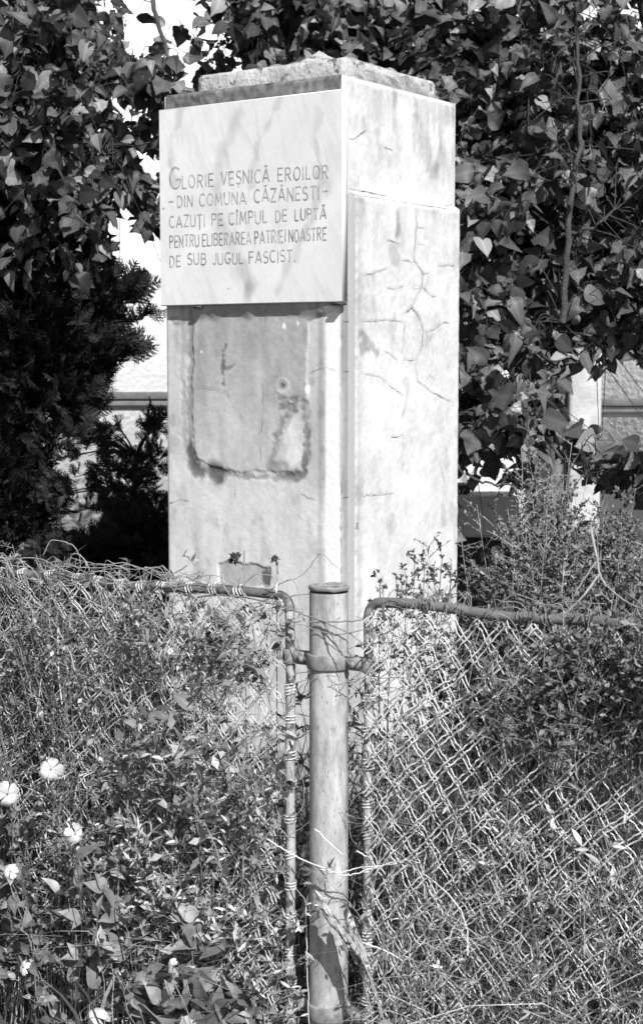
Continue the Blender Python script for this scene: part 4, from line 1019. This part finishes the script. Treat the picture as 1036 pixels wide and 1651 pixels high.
# left of the post: fine leafy weeds, thinner where the pillar shows through
def hl_f(s, b): return np.where((s > -.56) & (s < -.08), .58+.16*np.sin(s*23), 1.0+.08*np.sin(s*13))
gl, gs = Geo(), Geo()
plants(330, (-1.7, -.52), (.02, .50), (.70, 1.02), .25, 16, .15, 7, .022, LANCE, gl, gs, hl_f)
plants(210, (-1.7, -.45), (-.09, .03), (.45, .93), .35, 14, .12, 8, .017, LANCE+[TINY2, TINY2], gl, gs, hl_f)
plants(60, (-1.0, -.62), (-.04, .10), (1.0, 1.12), .3, 14, .10, 8, .016, LANCE+[TINY2, TINY2], gl, gs, lambda s, b: np.where((s < -.80), 1.0, .90))
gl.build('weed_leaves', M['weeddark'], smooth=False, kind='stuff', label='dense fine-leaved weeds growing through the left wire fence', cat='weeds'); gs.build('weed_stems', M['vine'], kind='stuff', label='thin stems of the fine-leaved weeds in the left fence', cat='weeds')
gl, gs = Geo(), Geo()
plants(30, (-.56, -.12), (-.09, -.03), (.22, .42), .5, 11, .10, 6, .021, LANCE+[TINY2], gl, gs, base_h=.42)
plants(22, (-.56, -.12), (-.06, -.02), (.12, .24), .6, 9, .08, 6, .018, LANCE+[TINY2], gl, gs, base_h=.85)
plants(22, (-.60, -.10), (-.02, .25), (.5, .85), .3, 12, .12, 6, .026, LANCE, gl, gs)
plants(170, (-.62, -.07), (.02, .45), (.55, 1.0), .2, 13, .13, 6, .026, LANCE, gl, gs, hl_f)
plants(26, (-.60, -.10), (.02, .3), (.85, 1.05), .2, 9, .12, 5, .022, LANCE, gl, gs)
plants(60, (-.1, .1), (.08, .5), (.5, .85), .2, 12, .10, 6, .024, LANCE, gl, gs)
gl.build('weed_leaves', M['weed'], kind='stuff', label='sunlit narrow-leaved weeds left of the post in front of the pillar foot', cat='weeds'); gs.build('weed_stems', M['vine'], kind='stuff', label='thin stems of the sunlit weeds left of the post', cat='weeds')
# right of the post
gl, gs = Geo(), Geo()
def hr_f(s, b): return np.where(s < .30, .88+.05*np.sin(s*40), 1.0)
plants(210, (.06, 1.3), (.08, .6), (.7, 1.06), .25, 16, .14, 7, .022, LANCE+[TINY2], gl, gs, hr_f)
plants(45, (.14, 1.3), (-.06, -.01), (.25, .6), .6, 9, .09, 5, .018, LANCE, gl, gs)
plants(40, (.14, 1.3), (-.02, .04), (.7, 1.0), .25, 12, .12, 6, .018, LANCE, gl, gs)
gl.build('weed_leaves', M['weeddark'], kind='stuff', label='dense weeds behind the right wire fence below the rail', cat='weeds'); gs.build('weed_stems', M['vine'], kind='stuff', label='thin stems of the weeds behind the right wire fence', cat='weeds')
gl, gs = Geo(), Geo()
plants(120, (.12, 1.3), (0, .09), (.30, .80), .35, 12, .11, 6, .021, LANCE, gl, gs, start=.1)
plants(190, (-.62, -.13), (-.06, .06), (.3, .62), .35, 15, .11, 8, .017, LANCE, gl, gs, start=.1)
gl.build('pale_weed_leaves', M['palew'], kind='stuff', label='pale dry narrow weed leaves woven through the wire', cat='weeds'); gs.build('pale_weed_stems', M['vine'], kind='stuff', label='stems of the pale dry weeds in the wire', cat='weeds')
# overgrowth that hides the ends of both rails
gl, gs = Geo(), Geo()
plants(90, (-1.6, -.66), (-.08, .03), (.22, .36), .5, 12, .07, 9, .014, LANCE+[TINY2], gl, gs, lambda s, b: np.where(s < -.78, 1.0, .7), base_h=.80)
plants(180, (.44, 1.35), (-.08, .03), (.20, .34), .5, 14, .08, 10, .013, LANCE+[TINY2, TINY2], gl, gs, lambda s, b: np.where(s > .52, 1.0, .75), base_h=.80)
gl.build('rail_weed_leaves', M['feather'], kind='stuff', label='fine grey weeds smothering the outer ends of both top rails', cat='weeds'); gs.build('rail_weed_stems', M['vine'], kind='stuff', label='stems of the fine weeds over the outer rail ends', cat='weeds')
# grass
g = Geo()
blades(420, (.08, 1.3), (.0, .20), (.35, .9), (.0016, .0038), g, 1.3, 0., lambda s, b: .35+.65*(s > .0))
blades(2600, (.08, 1.3), (-.02, .12), (.06, .24), (.0014, .0036), g, 1.6, (.15, .68))
blades(620, (.13, 1.3), (-.07, -.02), (.06, .26), (.0014, .0034), g, 2.0, (.08, .62))
blades(60, (.13, 1.3), (-.07, -.02), (.3, .6), (.0016, .0034), g, 1.2, 0.)
blades(350, (.14, 1.3), (-.05, .1), (.08, .22), (.0013, .0026), g, 1.6, (.6, .9))
g.build('dry_grass', M['straw'], kind='stuff', label='tangle of pale dry grass blades along the right fence', cat='grass')
g = Geo()
blades(260, (-.62, -.06), (-.02, .16), (.3, .7), (.0018, .004), g, 1.3, 0.)
blades(1300, (-.66, -.08), (-.02, .1), (.05, .2), (.0016, .0036), g, 1.6, (.12, .62))
blades(240, (-1.7, -.5), (-.08, .1), (.12, .4), (.0015, .003), g, 1.0, (.3, .9))
g.build('dry_grass', M['straw'], kind='stuff', label='pale sunlit grass just left of the post', cat='grass')
g = Geo()
blades(420, (-1.7, -.35), (-.10, .3), (.3, .75), (.002, .004), g, 1.0, 0.)
blades(110, (.05, 1.3), (-.15, .3), (.2, .42), (.003, .008), g, .9, 0.)
blades(50, (-1.0, .9), (-.30, -.15), (.2, .36), (.005, .009), g, .8, 0.)
g.build('green_grass', M['grass'], kind='stuff', label='darker green grass blades at the foot of the fence', cat='grass')
g = Geo()
blades(9000, (-3.0, 3.2), (.5, 6.0), (.12, .38), (.004, .010), g, .7, 0.)
rel = 0
g.build('lawn_grass', M['grass'], kind='stuff', label='rough grass on the ground between fence and house', cat='grass')

# feathery shrub right
def shrub(name, label, spots, mat, leaf_len, tm, seed, leaves=9, shoots=26, shoot_len=.13, cat='shrub', group=None):
    global rng
    rng = np.random.default_rng(seed)
    b0 = fw(spots[0][0], spots[0][1], 0); t = empty(name, tuple(b0), label, cat, group)
    gl, gs = Geo(), Geo()
    for s, b, h, n in spots: plants(n, (s-.08, s+.08), (b-.12, b+.12), (h*.86, h*1.03), .12, shoots, shoot_len, leaves, leaf_len, tm, gl, gs, None, 0, .0022, .2, .8)
    gl.build('foliage', mat, t, kind='stuff'); gs.build('stems', M['vine'], t, kind='stuff'); return t
def spot(px, py, b):
    p = fpix(px, py, b); return float(np.dot(p-PC, FE)), b, float(p[2])
sp = []
for px, py, b, n in ((870, 735, .75, 9), (840, 790, .8, 7), (905, 790, .7, 7), (950, 850, .7, 9), (800, 850, .75, 9), (1000, 870, .7, 9), (760, 880, .75, 7), (850, 850, .7, 10), (900, 860, .6, 10), (1060, 850, .7, 9), (745, 930, .6, 6), (960, 880, .5, 8), (820, 900, .5, 9), (880, 900, .4, 9)):
    s, b, h = spot(px, py, b); sp.append((s, b, h+(.07 if px > 830 and px < 1000 else -.05 if px < 830 else 0), n+2))
shrub('feathery_shrub', 'tall feathery pale shrub rising above the right fence rail', sp, M['feather'], .0085, TIN, 8, 17, 54, .11)

# budded sprigs in front of the pillar
def sprig(px, py, b, label, n_sh, seed, group='budded sprigs above the right rail', w=.05):
    global rng
    rng = np.random.default_rng(seed)
    tip = fpix(px, py, b); root = tip.copy(); root[2] = 0.3; root = root+FE*rng.normal()*.04
    t = empty('sprig', (root[0], root[1], 0), label, 'plant', group)
    c = catmull([np.array([root[0], root[1], 0.]), root, (root+tip)/2+FE*rng.normal()*.02+up*.1, tip], 8)
    gs, gb, gf = Geo(), Geo(), Geo(); gs.tubes(c, np.linspace(.0022, .0009, len(c))[None], 4)
    K = len(c); bp = []
    for k in range(n_sh):
        u = .72+.28*k/max(1, n_sh-1); q = c[int(u*(K-1))]; sd_ = 1 if k % 2 else -1
        d = unit(FE*sd_*(.75-.4*(u-.7)/.3)+up*.75+rng.normal(size=3)*.15); L = w*(.6+.6*rng.random())*(1.15-.5*(u-.72)/.28)
        P = q+d*L*np.linspace(0, 1, 4)[:, None]; gs.tubes(P, .0007, 3); bp.append(P[-1]); bp.append(P[2]+rng.normal(size=3)*.005); bp.append(P[3]+rng.normal(size=3)*.006); bp.append(P[1]+rng.normal(size=3)*.006)
    bp = np.array(bp+[tip]); n = len(bp)
    gb.scatter(OCT[0], OCT[1], frames(unit(rng.normal(size=(n, 3))), unit(rng.normal(size=(n, 3))), .0038*(.7+.6*rng.random(n))), bp)
    for a in range(3):
        d = rdir(n, .4); gf.scatter(TINY2[0], TINY2[1], frames(d, unit(rng.normal(size=(n, 3))), .010*(.7+.6*rng.random(n))), bp)
    gs.build('stem', M['bud'], t); gb.build('buds', M['bud'], t, True, kind='stuff'); gf.build('leaves', M['bud'], t, kind='stuff')
SP = [(612, 938, 'short budded sprig just right of the fence post'), (640, 948, 'lowest budded sprig between two taller ones'), (668, 905, 'dark budded sprig, the tallest on its left side'), (684, 915, 'budded sprig with crowded buds beside the tallest'),
      (712, 898, 'budded sprig nearest the right edge of the pillar'), (727, 935, 'budded sprig overlapping the lower right pillar edge'), (655, 930, 'slim budded sprig leaning over the right rail')]
for k, (px, py, lb) in enumerate(SP): sprig(px, py, .22+.02*k, lb, 9, 50+k)

# seed heads in front of the pillar
def seedhead(px, py, r_, bx, by, label, seed):
    global rng
    rng = np.random.default_rng(seed)
    tip = fpix(px, py, .04); low = fpix(bx, by, .04); t = empty('seed_head', (low[0], low[1], 0), label, 'plant', 'dried seed heads above the left rail')
    gs = Geo(); c = catmull([np.array([low[0], low[1], .2]), low, (low+tip)/2+FE*.006, tip], 6); gs.tubes(c, .0011, 4); gs.build('stem', M['vine'], t)
    n = 46; d = rdir(n, .1); g = Geo(); g.scatter(OCT[0], OCT[1], frames(d, unit(rng.normal(size=(n, 3))), .0032*np.ones(n)), tip+d*r_*(.35+.6*rng.random((n, 1)))); g.build('seeds', M['bud'], t, True, kind='stuff')
    g = Geo(); n = 16; d = rdir(n, .3); g.scatter(TINY2[0], TINY2[1], frames(d, unit(rng.normal(size=(n, 3))), np.full(n, r_*1.6)), tip+d*r_*.2-up*r_*.4); g.build('bract', M['bud'], t, kind='stuff')
seedhead(379, 897, .011, 395, 940, 'larger dark seed head left of the bare twig on the rail', 61)
seedhead(443, 901, .008, 446, 950, 'smaller dark seed head nearer the post', 62)

# vines and wires traced over the rails
def strand(name, label, cat, lines, mat, r0=.0014, leaf=None, group=None):
    """one wandering strand: lines of (px, py, b) points"""
    p0 = fpix(lines[0][0][0], lines[0][0][1], lines[0][0][2]); t = empty(name, (p0[0], p0[1], 0), label, cat, group)
    g = Geo()
    for l_ in lines:
        c = catmull([fpix(*p) for p in l_], 8); c[1:-1] += rng.normal(size=(len(c)-2, 3))*.0008
        g.tubes(c, np.linspace(r0, r0*.6, len(c))[None], 5)
    g.build('stem', mat, t, True)
    return t
rng = np.random.default_rng(91)
strand('climbing_vine', 'dark curling vine crossing the top of the post', 'vine', [
 [(300, 965, -.02), (360, 960, -.03), (435, 972, -.04), (520, 1002, -.055), (560, 1020, -.05), (590, 1037, -.03), (640, 1035, .0)],
 [(520, 1002, -.052), (540, 1035, -.055), (562, 1070, -.05)], [(500, 1003, -.05), (545, 1003, -.052), (590, 998, -.02)]], M['wiredark'], .0020)
strand('climbing_vine', 'thin arching tendril that ends on the post top', 'vine', [
 [(420, 960, -.01), (455, 940, -.02), (490, 925, 0), (515, 893, 0), (535, 908, 0), (548, 920, 0), (552, 940, 0)], [(455, 940, -.02), (470, 935, -.02), (480, 950, -.02), (484, 975, -.02)]], M['vine'], .0012)
strand('climbing_vine', 'vine looping beside the left upright and strap clamp', 'vine', [
 [(300, 930, -.02), (340, 950, -.03), (372, 985, -.03), (395, 1000, -.02), (420, 990, -.02)], [(470, 1040, -.02), (490, 1060, -.03), (497, 1090, -.02), (485, 1120, 0), (470, 1105, 0)], [(440, 965, -.02), (440, 1000, -.02), (460, 1010, -.02), (470, 1000, -.03)]], M['wiredark'], .0014)
strand('climbing_vine', 'pale vine running along the left rail towards the pillar corner', 'vine', [
 [(0, 905, -.02), (60, 900, -.02), (100, 918, -.02), (170, 940, -.03), (240, 938, -.03), (290, 930, -.03), (330, 935, -.02), (380, 960, -.02)],
 [(70, 895, 0), (85, 872, 0), (118, 880, 0), (130, 905, 0), (125, 930, 0)], [(110, 915, -.02), (118, 893, -.02), (135, 900, -.02), (145, 920, -.02)]], M['vine'], .0017)
for k, (lb, ls) in enumerate((
 ('long pale stem forking below the left rail', [[(210, 1090, -.03), (212, 1060, -.03), (190, 1010, -.03), (175, 985, -.03)], [(212, 1080, -.03), (235, 1045, -.03), (262, 1000, -.03), (275, 965, -.02), (292, 935, -.01)], [(222, 1065, -.03), (250, 1020, -.03), (290, 985, -.03)]]),
 ('pale stem hanging straight at the far left of the fence', [[(103, 1000, -.03), (100, 1060, -.03), (106, 1130, -.03), (112, 1200, -.03), (110, 1280, -.03)]]),
 ('pale stem bending through the left mesh above the flowers', [[(120, 1165, -.03), (130, 1185, -.03), (140, 1230, -.03), (142, 1260, -.03)], [(212, 1100, -.03), (205, 1150, -.03), (180, 1210, -.03), (172, 1240, -.03)]]),
 ('thin arch of vine in front of the white pillar foot', [[(300, 1120, -.02), (330, 1145, -.02), (370, 1152, -.02), (400, 1140, -.02), (430, 1100, -.02)]]))):
    strand('woody_stalk', lb, 'stem', ls, M['vine'], .0022, group='pale stems tangled in the left fence')
strand('woody_stalk', 'pale branching stem standing in the feathery shrub at right', 'stem', [
 [(952, 850, .1), (962, 905, .08), (970, 935, .06), (1000, 965, .04), (1040, 985, .03)], [(966, 925, .06), (935, 965, .03), (900, 1000, .0)], [(960, 905, .06), (930, 950, .05), (920, 975, .05)]], M['vine'], .0028)
strand('woody_stalk', 'bright looped stems hanging behind the right mesh', 'stem', [
 [(897, 1040, 0), (912, 1080, 0), (912, 1130, 0), (880, 1190, 0), (830, 1230, 0)], [(880, 1050, .0), (888, 1085, 0), (884, 1130, 0), (905, 1150, 0), (950, 1175, 0)], [(1000, 1030, 0), (1003, 1080, 0), (1022, 1110, 0), (1020, 1170, 0), (1025, 1240, 0)],
 [(950, 1180, 0), (975, 1165, -.01), (1010, 1160, 0)], [(900, 1010, .0), (878, 1030, .0), (895, 1045, .0)]], M['vine'], .0020)
# random thin wandering tendrils, as one tangle on each side
def tangle(n, sr, hr_, mat, label, r0=.0011, seed=5):
    global rng
    rng = np.random.default_rng(seed); g = Geo(); K = 14
    s = rng.uniform(*sr, n); h = rng.uniform(*hr_, n); b = rng.uniform(-.06, .05, n); a = rng.uniform(0, 2*np.pi, n)
    P = np.zeros((n, K, 3)); cur = rng.normal(size=n)*.25; st = rng.uniform(.010, .026, n)
    for k in range(K):
        P[:, k] = fwa(s, b, np.clip(h, .02, 1.30)-np.maximum(h-1.13, 0)*1.6); s = s+np.cos(a)*st; h = h+np.sin(a)*st; b = b+rng.normal(size=n)*.003; a = a+cur+rng.normal(size=n)*.18
    P = np.repeat(P, 1, 0); g.tubes(P, (r0*(1.1-.5*np.linspace(0, 1, K)))[None]*np.ones((n, 1)), 4); g.build('vine_tangle', mat, None, True, kind='stuff', label=label, cat='vine')
tangle(380, (-1.5, -.5), (.25, 1.12), M['vine'], 'tangle of thin curling tendrils over the left fence', .0011, 5)
tangle(85, (-.56, -.08), (.45, 1.06), M['vine'], 'tangle of thin tendrils in front of the pillar foot', .0010, 6)
tangle(220, (.12, 1.3), (.2, 1.10), M['vine'], 'tangle of thin stems woven in the right fence', .0011, 7)

tangle(110, (-1.3, -.12), (1.0, 1.13), M['vine'], 'loose tendrils and wires wound along the left top rail', .0012, 8)
tangle(60, (.12, 1.3), (1.0, 1.12), M['vine'], 'loose tendrils wound along the right top rail', .0011, 9)
# broad-leaved weeds at lower left, each a plant with its leaves
def leafy(px, py, b, n_l, ll, label, seed, mat='ovate', height=.35):
    global rng
    rng = np.random.default_rng(seed)
    top = fpix(px, py, b); root = top-up*height+FE*rng.normal()*.05
    t = empty('leafy_weed', (root[0], root[1], 0), label, 'plant', 'broad-leaved weeds at lower left')
    c = catmull([np.array([root[0], root[1], 0]), root, (root+top)/2+FE*rng.normal()*.02, top], 8); g = Geo(); g.tubes(c, np.linspace(.0022, .001, len(c))[None], 5); g.build('stem', M['vine'], t, True)
    from mathutils import Matrix
    me = []
    for tv, tf, tt in OV:
        g = Geo(); g.add(tv, tf, tt); o = g.build('leaf', M[mat], None, True, tone='vein'); me.append(o.data); bpy.data.objects.remove(o)
    for k in range(n_l):
        u = .45+.55*(k+.5)/n_l; q = c[min(len(c)-1, int(u*(len(c)-1)))]; az = k*2.4+rng.random()
        d = unit(np.array([math.cos(az), math.sin(az)*.7-.2, .25+rng.normal()*.25]))[None]; nn = unit(np.array([.1, -.7, .7])+rng.normal(size=3)*.3)[None]
        F_ = frames(d, nn, [ll*(.6+.6*rng.random())])[0]
        o = bpy.data.objects.new('leaf', me[k % 2]); col.objects.link(o); o.parent = t
        mm = np.eye(4); mm[:3, :3] = F_; mm[:3, 3] = q+d[0]*ll*.2-np.array(t.location); o.matrix_local = Matrix(mm.tolist())
LW = [(235, 1235, 3, .055, 'single large pale leaf in the mesh below the pillar corner'), (110, 1440, 7, .05, 'broad-leaved weed right below the middle flower'), (200, 1440, 6, .04, 'broad-leaved weed with a bright oval leaf near the bottom left'),
      (175, 1475, 7, .038, 'broad-leaved weed with three leaves in a row'), (215, 1500, 8, .04, 'crowded broad-leaved weed above the small white bud'), (285, 1500, 5, .045, 'broad-leaved weed left of the bright long leaf'),
      (200, 1555, 6, .036, 'low broad-leaved weed near the bottom'), (60, 1430, 7, .05, 'broad-leaved weed under the leftmost lower flower'), (130, 1600, 7, .045, 'broad-leaved weed just above the bottom flower'), (250, 1610, 6, .045, 'bottom broad-leaved weed halfway to the post'), (330, 1590, 6, .05, 'broad-leaved weed in the grass left of the upright'),
      (30, 1500, 7, .05, 'broad-leaved weed at the left edge near the bottom'), (320, 1040, 3, .055, 'large leaf hanging in front of the pillar below the rail'), (230, 1100, 3, .05, 'pale leaf caught in the left mesh under the rail'), (640, 1620, 5, .06, 'low broad leaf beside the grass spike')]
rng = np.random.default_rng(400)
leafy_spots = [(int(rng.uniform(-10, 420)), int(rng.uniform(1400, 1640))) for _ in range(26)]
for k, (px, py, n, ll, lb) in enumerate(LW): leafy(px, py, -.06-.01*(k % 4), n, ll, lb, 100+k)

from mathutils import Matrix as _M
gq, gqs = Geo(), Geo(); OVL = [(t_[0], t_[1]) for t_ in OV]
rng = np.random.default_rng(401)
plants(75, (-.95, -.14), (-.15, -.03), (.12, .55), .3, 6, .07, 3, .034, OVL, gq, gqs, lambda s, b: np.where(s < -.45, 1.0, .6), start=.3)
gq.build('broad_weed_leaves', M['ovate'], smooth=True, kind='stuff', label='mass of small oval-leaved weeds at lower left', cat='weeds'); gqs.build('broad_weed_stems', M['vine'], kind='stuff', label='stems of the small oval-leaved weeds', cat='weeds')
# white flowers
def flower(px, py, rad, label, tilt, seed, petals=5, b=-.22):
    global rng
    rng = np.random.default_rng(seed)
    c = fpix(px, py, b); r_ = rad/FOC*c[1]
    root = np.array([c[0]+rng.normal()*.05, c[1]+.04, 0])
    t = empty('white_flower', tuple(root), label, 'flower', 'white flowers at lower left')
    nrm = unit(np.array(tilt, float)); g = Geo(); path = catmull([root, (root+c)/2+[.02, .01, 0], c-up*.05+[0, .015, 0], c-nrm*.012], 8); g.tubes(path, .0013, 4); g.build('stem', M['ovate'], t, True)
    a = unit(np.cross(nrm, [0.1, 0, 1])); bb = np.cross(nrm, a); ph = rng.random()*6
    cu = rng.random(petals)
    for k in range(petals):
        an = ph+k*2*np.pi/petals+rng.normal()*.08; d = a*math.cos(an)+bb*math.sin(an); sd_ = np.cross(nrm, d)
        V = []; F = []; sc = r_*(.9+.2*rng.random())
        for i_, (rr_, w_) in enumerate(((.08, .06), (.35, .24), (.62, .42), (.85, .46), (1.0, .30), (1.04, .12))):
            for j_ in range(5):
                x_ = (j_-2)/2; notch = -.09*(1-abs(x_)) if i_ >= 4 else 0
                V.append(c+(d*(rr_+notch)+sd_*x_*w_)*sc+nrm*(.30*math.sin(rr_*2.6)-.38*rr_**2*(.6+.8*cu[k])-.16*x_*x_*rr_+.07*math.sin(x_*5+i_+k)+.008*k)*sc)
        for i_ in range(5):
            for j_ in range(4): q = i_*5+j_; F.append((q, q+1, q+6, q+5))
        g = Geo(); g.add(V, F); g.build('petal', M['petal'], t, True)
    g = Geo(); g.scatter(OCT[0], OCT[1], frames(nrm[None], a[None], [r_*.10]), (c+nrm*.002)[None]); g.build('flower_centre', M['bud'], t, True)
flower(82, 1241, 19, 'white flower highest of the group, fully open', (.1, -1, .25), 201)
flower(12, 1281, 21, 'white flower cut by the left picture edge', (.2, -1, .2), 202)
flower(121, 1345, 17, 'narrow white flower turned sideways below the highest one', (.75, -1, .1), 203)
flower(17, 1406, 13, 'smaller dull white flower below the one at the left edge', (-.3, -1, .6), 204)
flower(38, 1560, 13, 'folded white flower seen edge-on near the bottom left', (-.9, -.5, .6), 205)
flower(155, 1640, 17, 'white flower at the bottom edge of the picture', (-.2, -.8, .7), 206)
flower(280, 1552, 7, 'tiny white bud-like flower nearest the post', (.2, -1, .3), 207)

# grass spikes and pale dry stem before the post
def spike(pts, w, label, seed, stem):
    global rng
    rng = np.random.default_rng(seed)
    P = catmull([fpix(*p) for p in pts], 10); t = empty('grass_spike', (P[-1][0], P[-1][1], 0), label, 'grass spike', 'grass spikes in front of the post')
    n = 190; u = np.sort(rng.random(n)); idx = np.clip((u*(len(P)-1)).astype(int), 0, len(P)-2); q = P[idx]; ax = unit(P[0]-P[-1])
    rad = unit(rng.normal(size=(n, 3))); env = np.sin(np.pi*np.clip(u*.9+.08, 0, 1))**.5
    d = unit(ax+rad*.35); g = Geo(); g.scatter(LANCE[1][0], LANCE[1][1], frames(d, rad, np.full(n, w*1.5)), q+rad*w*.32*env[:, None]); g.build('bracts', M['spike'], t, kind='stuff')
    n = 60; u = rng.random(n); q = P[(u*(len(P)-1)).astype(int)]
    g = Geo(); g.scatter(OCT[0], OCT[1], frames(np.tile(ax, (n, 1)), rdir(n), np.full(n, w*.2), np.full(n, w*.4)), q+rng.normal(size=(n, 3))*w*.16); g.build('grains', M['spike'], t, True, kind='stuff')
    c = catmull([P[-1]]+[fpix(*p) for p in stem], 8); g = Geo(); g.tubes(c, .0018, 5); g.build('stem', M['vine'], t, True)
spike([(519, 1455, -.10), (540, 1490, -.10), (562, 1515, -.10), (580, 1540, -.10)], .019, 'upper pale grass spike leaning to the left across the post', 301, [(600, 1585, -.1), (612, 1620, -.1), (620, 1670, -.1), (622, 1800, -.1)])
spike([(565, 1488, -.09), (575, 1520, -.09), (588, 1550, -.09), (596, 1575, -.09)], .020, 'thicker upright grass spike at the right side of the post', 302, [(602, 1600, -.09), (612, 1640, -.09), (618, 1800, -.09)])
spike([(540, 1495, -.085), (562, 1522, -.085), (580, 1560, -.085)], .011, 'short lower grass spike tucked under the other two', 303, [(590, 1600, -.085), (600, 1650, -.085), (605, 1800, -.085)])
t = strand('straw_stalk', 'bright dry forked stalk lying across the middle of the post', 'stem', [
 [(430, 1352, -.06), (475, 1380, -.07), (530, 1403, -.08), (560, 1411, -.08), (600, 1400, -.06), (650, 1387, -.04), (678, 1392, -.03)], [(505, 1396, -.075), (540, 1408, -.08), (575, 1400, -.07), (640, 1392, -.04)],
 [(508, 1337, -.09), (530, 1358, -.09), (552, 1378, -.09)], [(562, 1408, -.08), (550, 1425, -.08), (540, 1437, -.08)], [(575, 1372, -.03), (600, 1385, -.03)]], M['pale'], .0018)
# two long curved blades
strand('dry_straw', 'thin stem curving down beside the left side of the post', 'stem', [[(493, 1460, -.05), (494, 1540, -.05), (498, 1651, -.05), (500, 1760, -.05)]], M['pale'], .0013)
strand('dry_straw', 'short bright blade crossing right of the grass spikes', 'stem', [[(590, 1522, -.08), (620, 1532, -.08), (648, 1549, -.08)], [(560, 1505, -.08), (590, 1522, -.08)]], M['pale'], .0022)
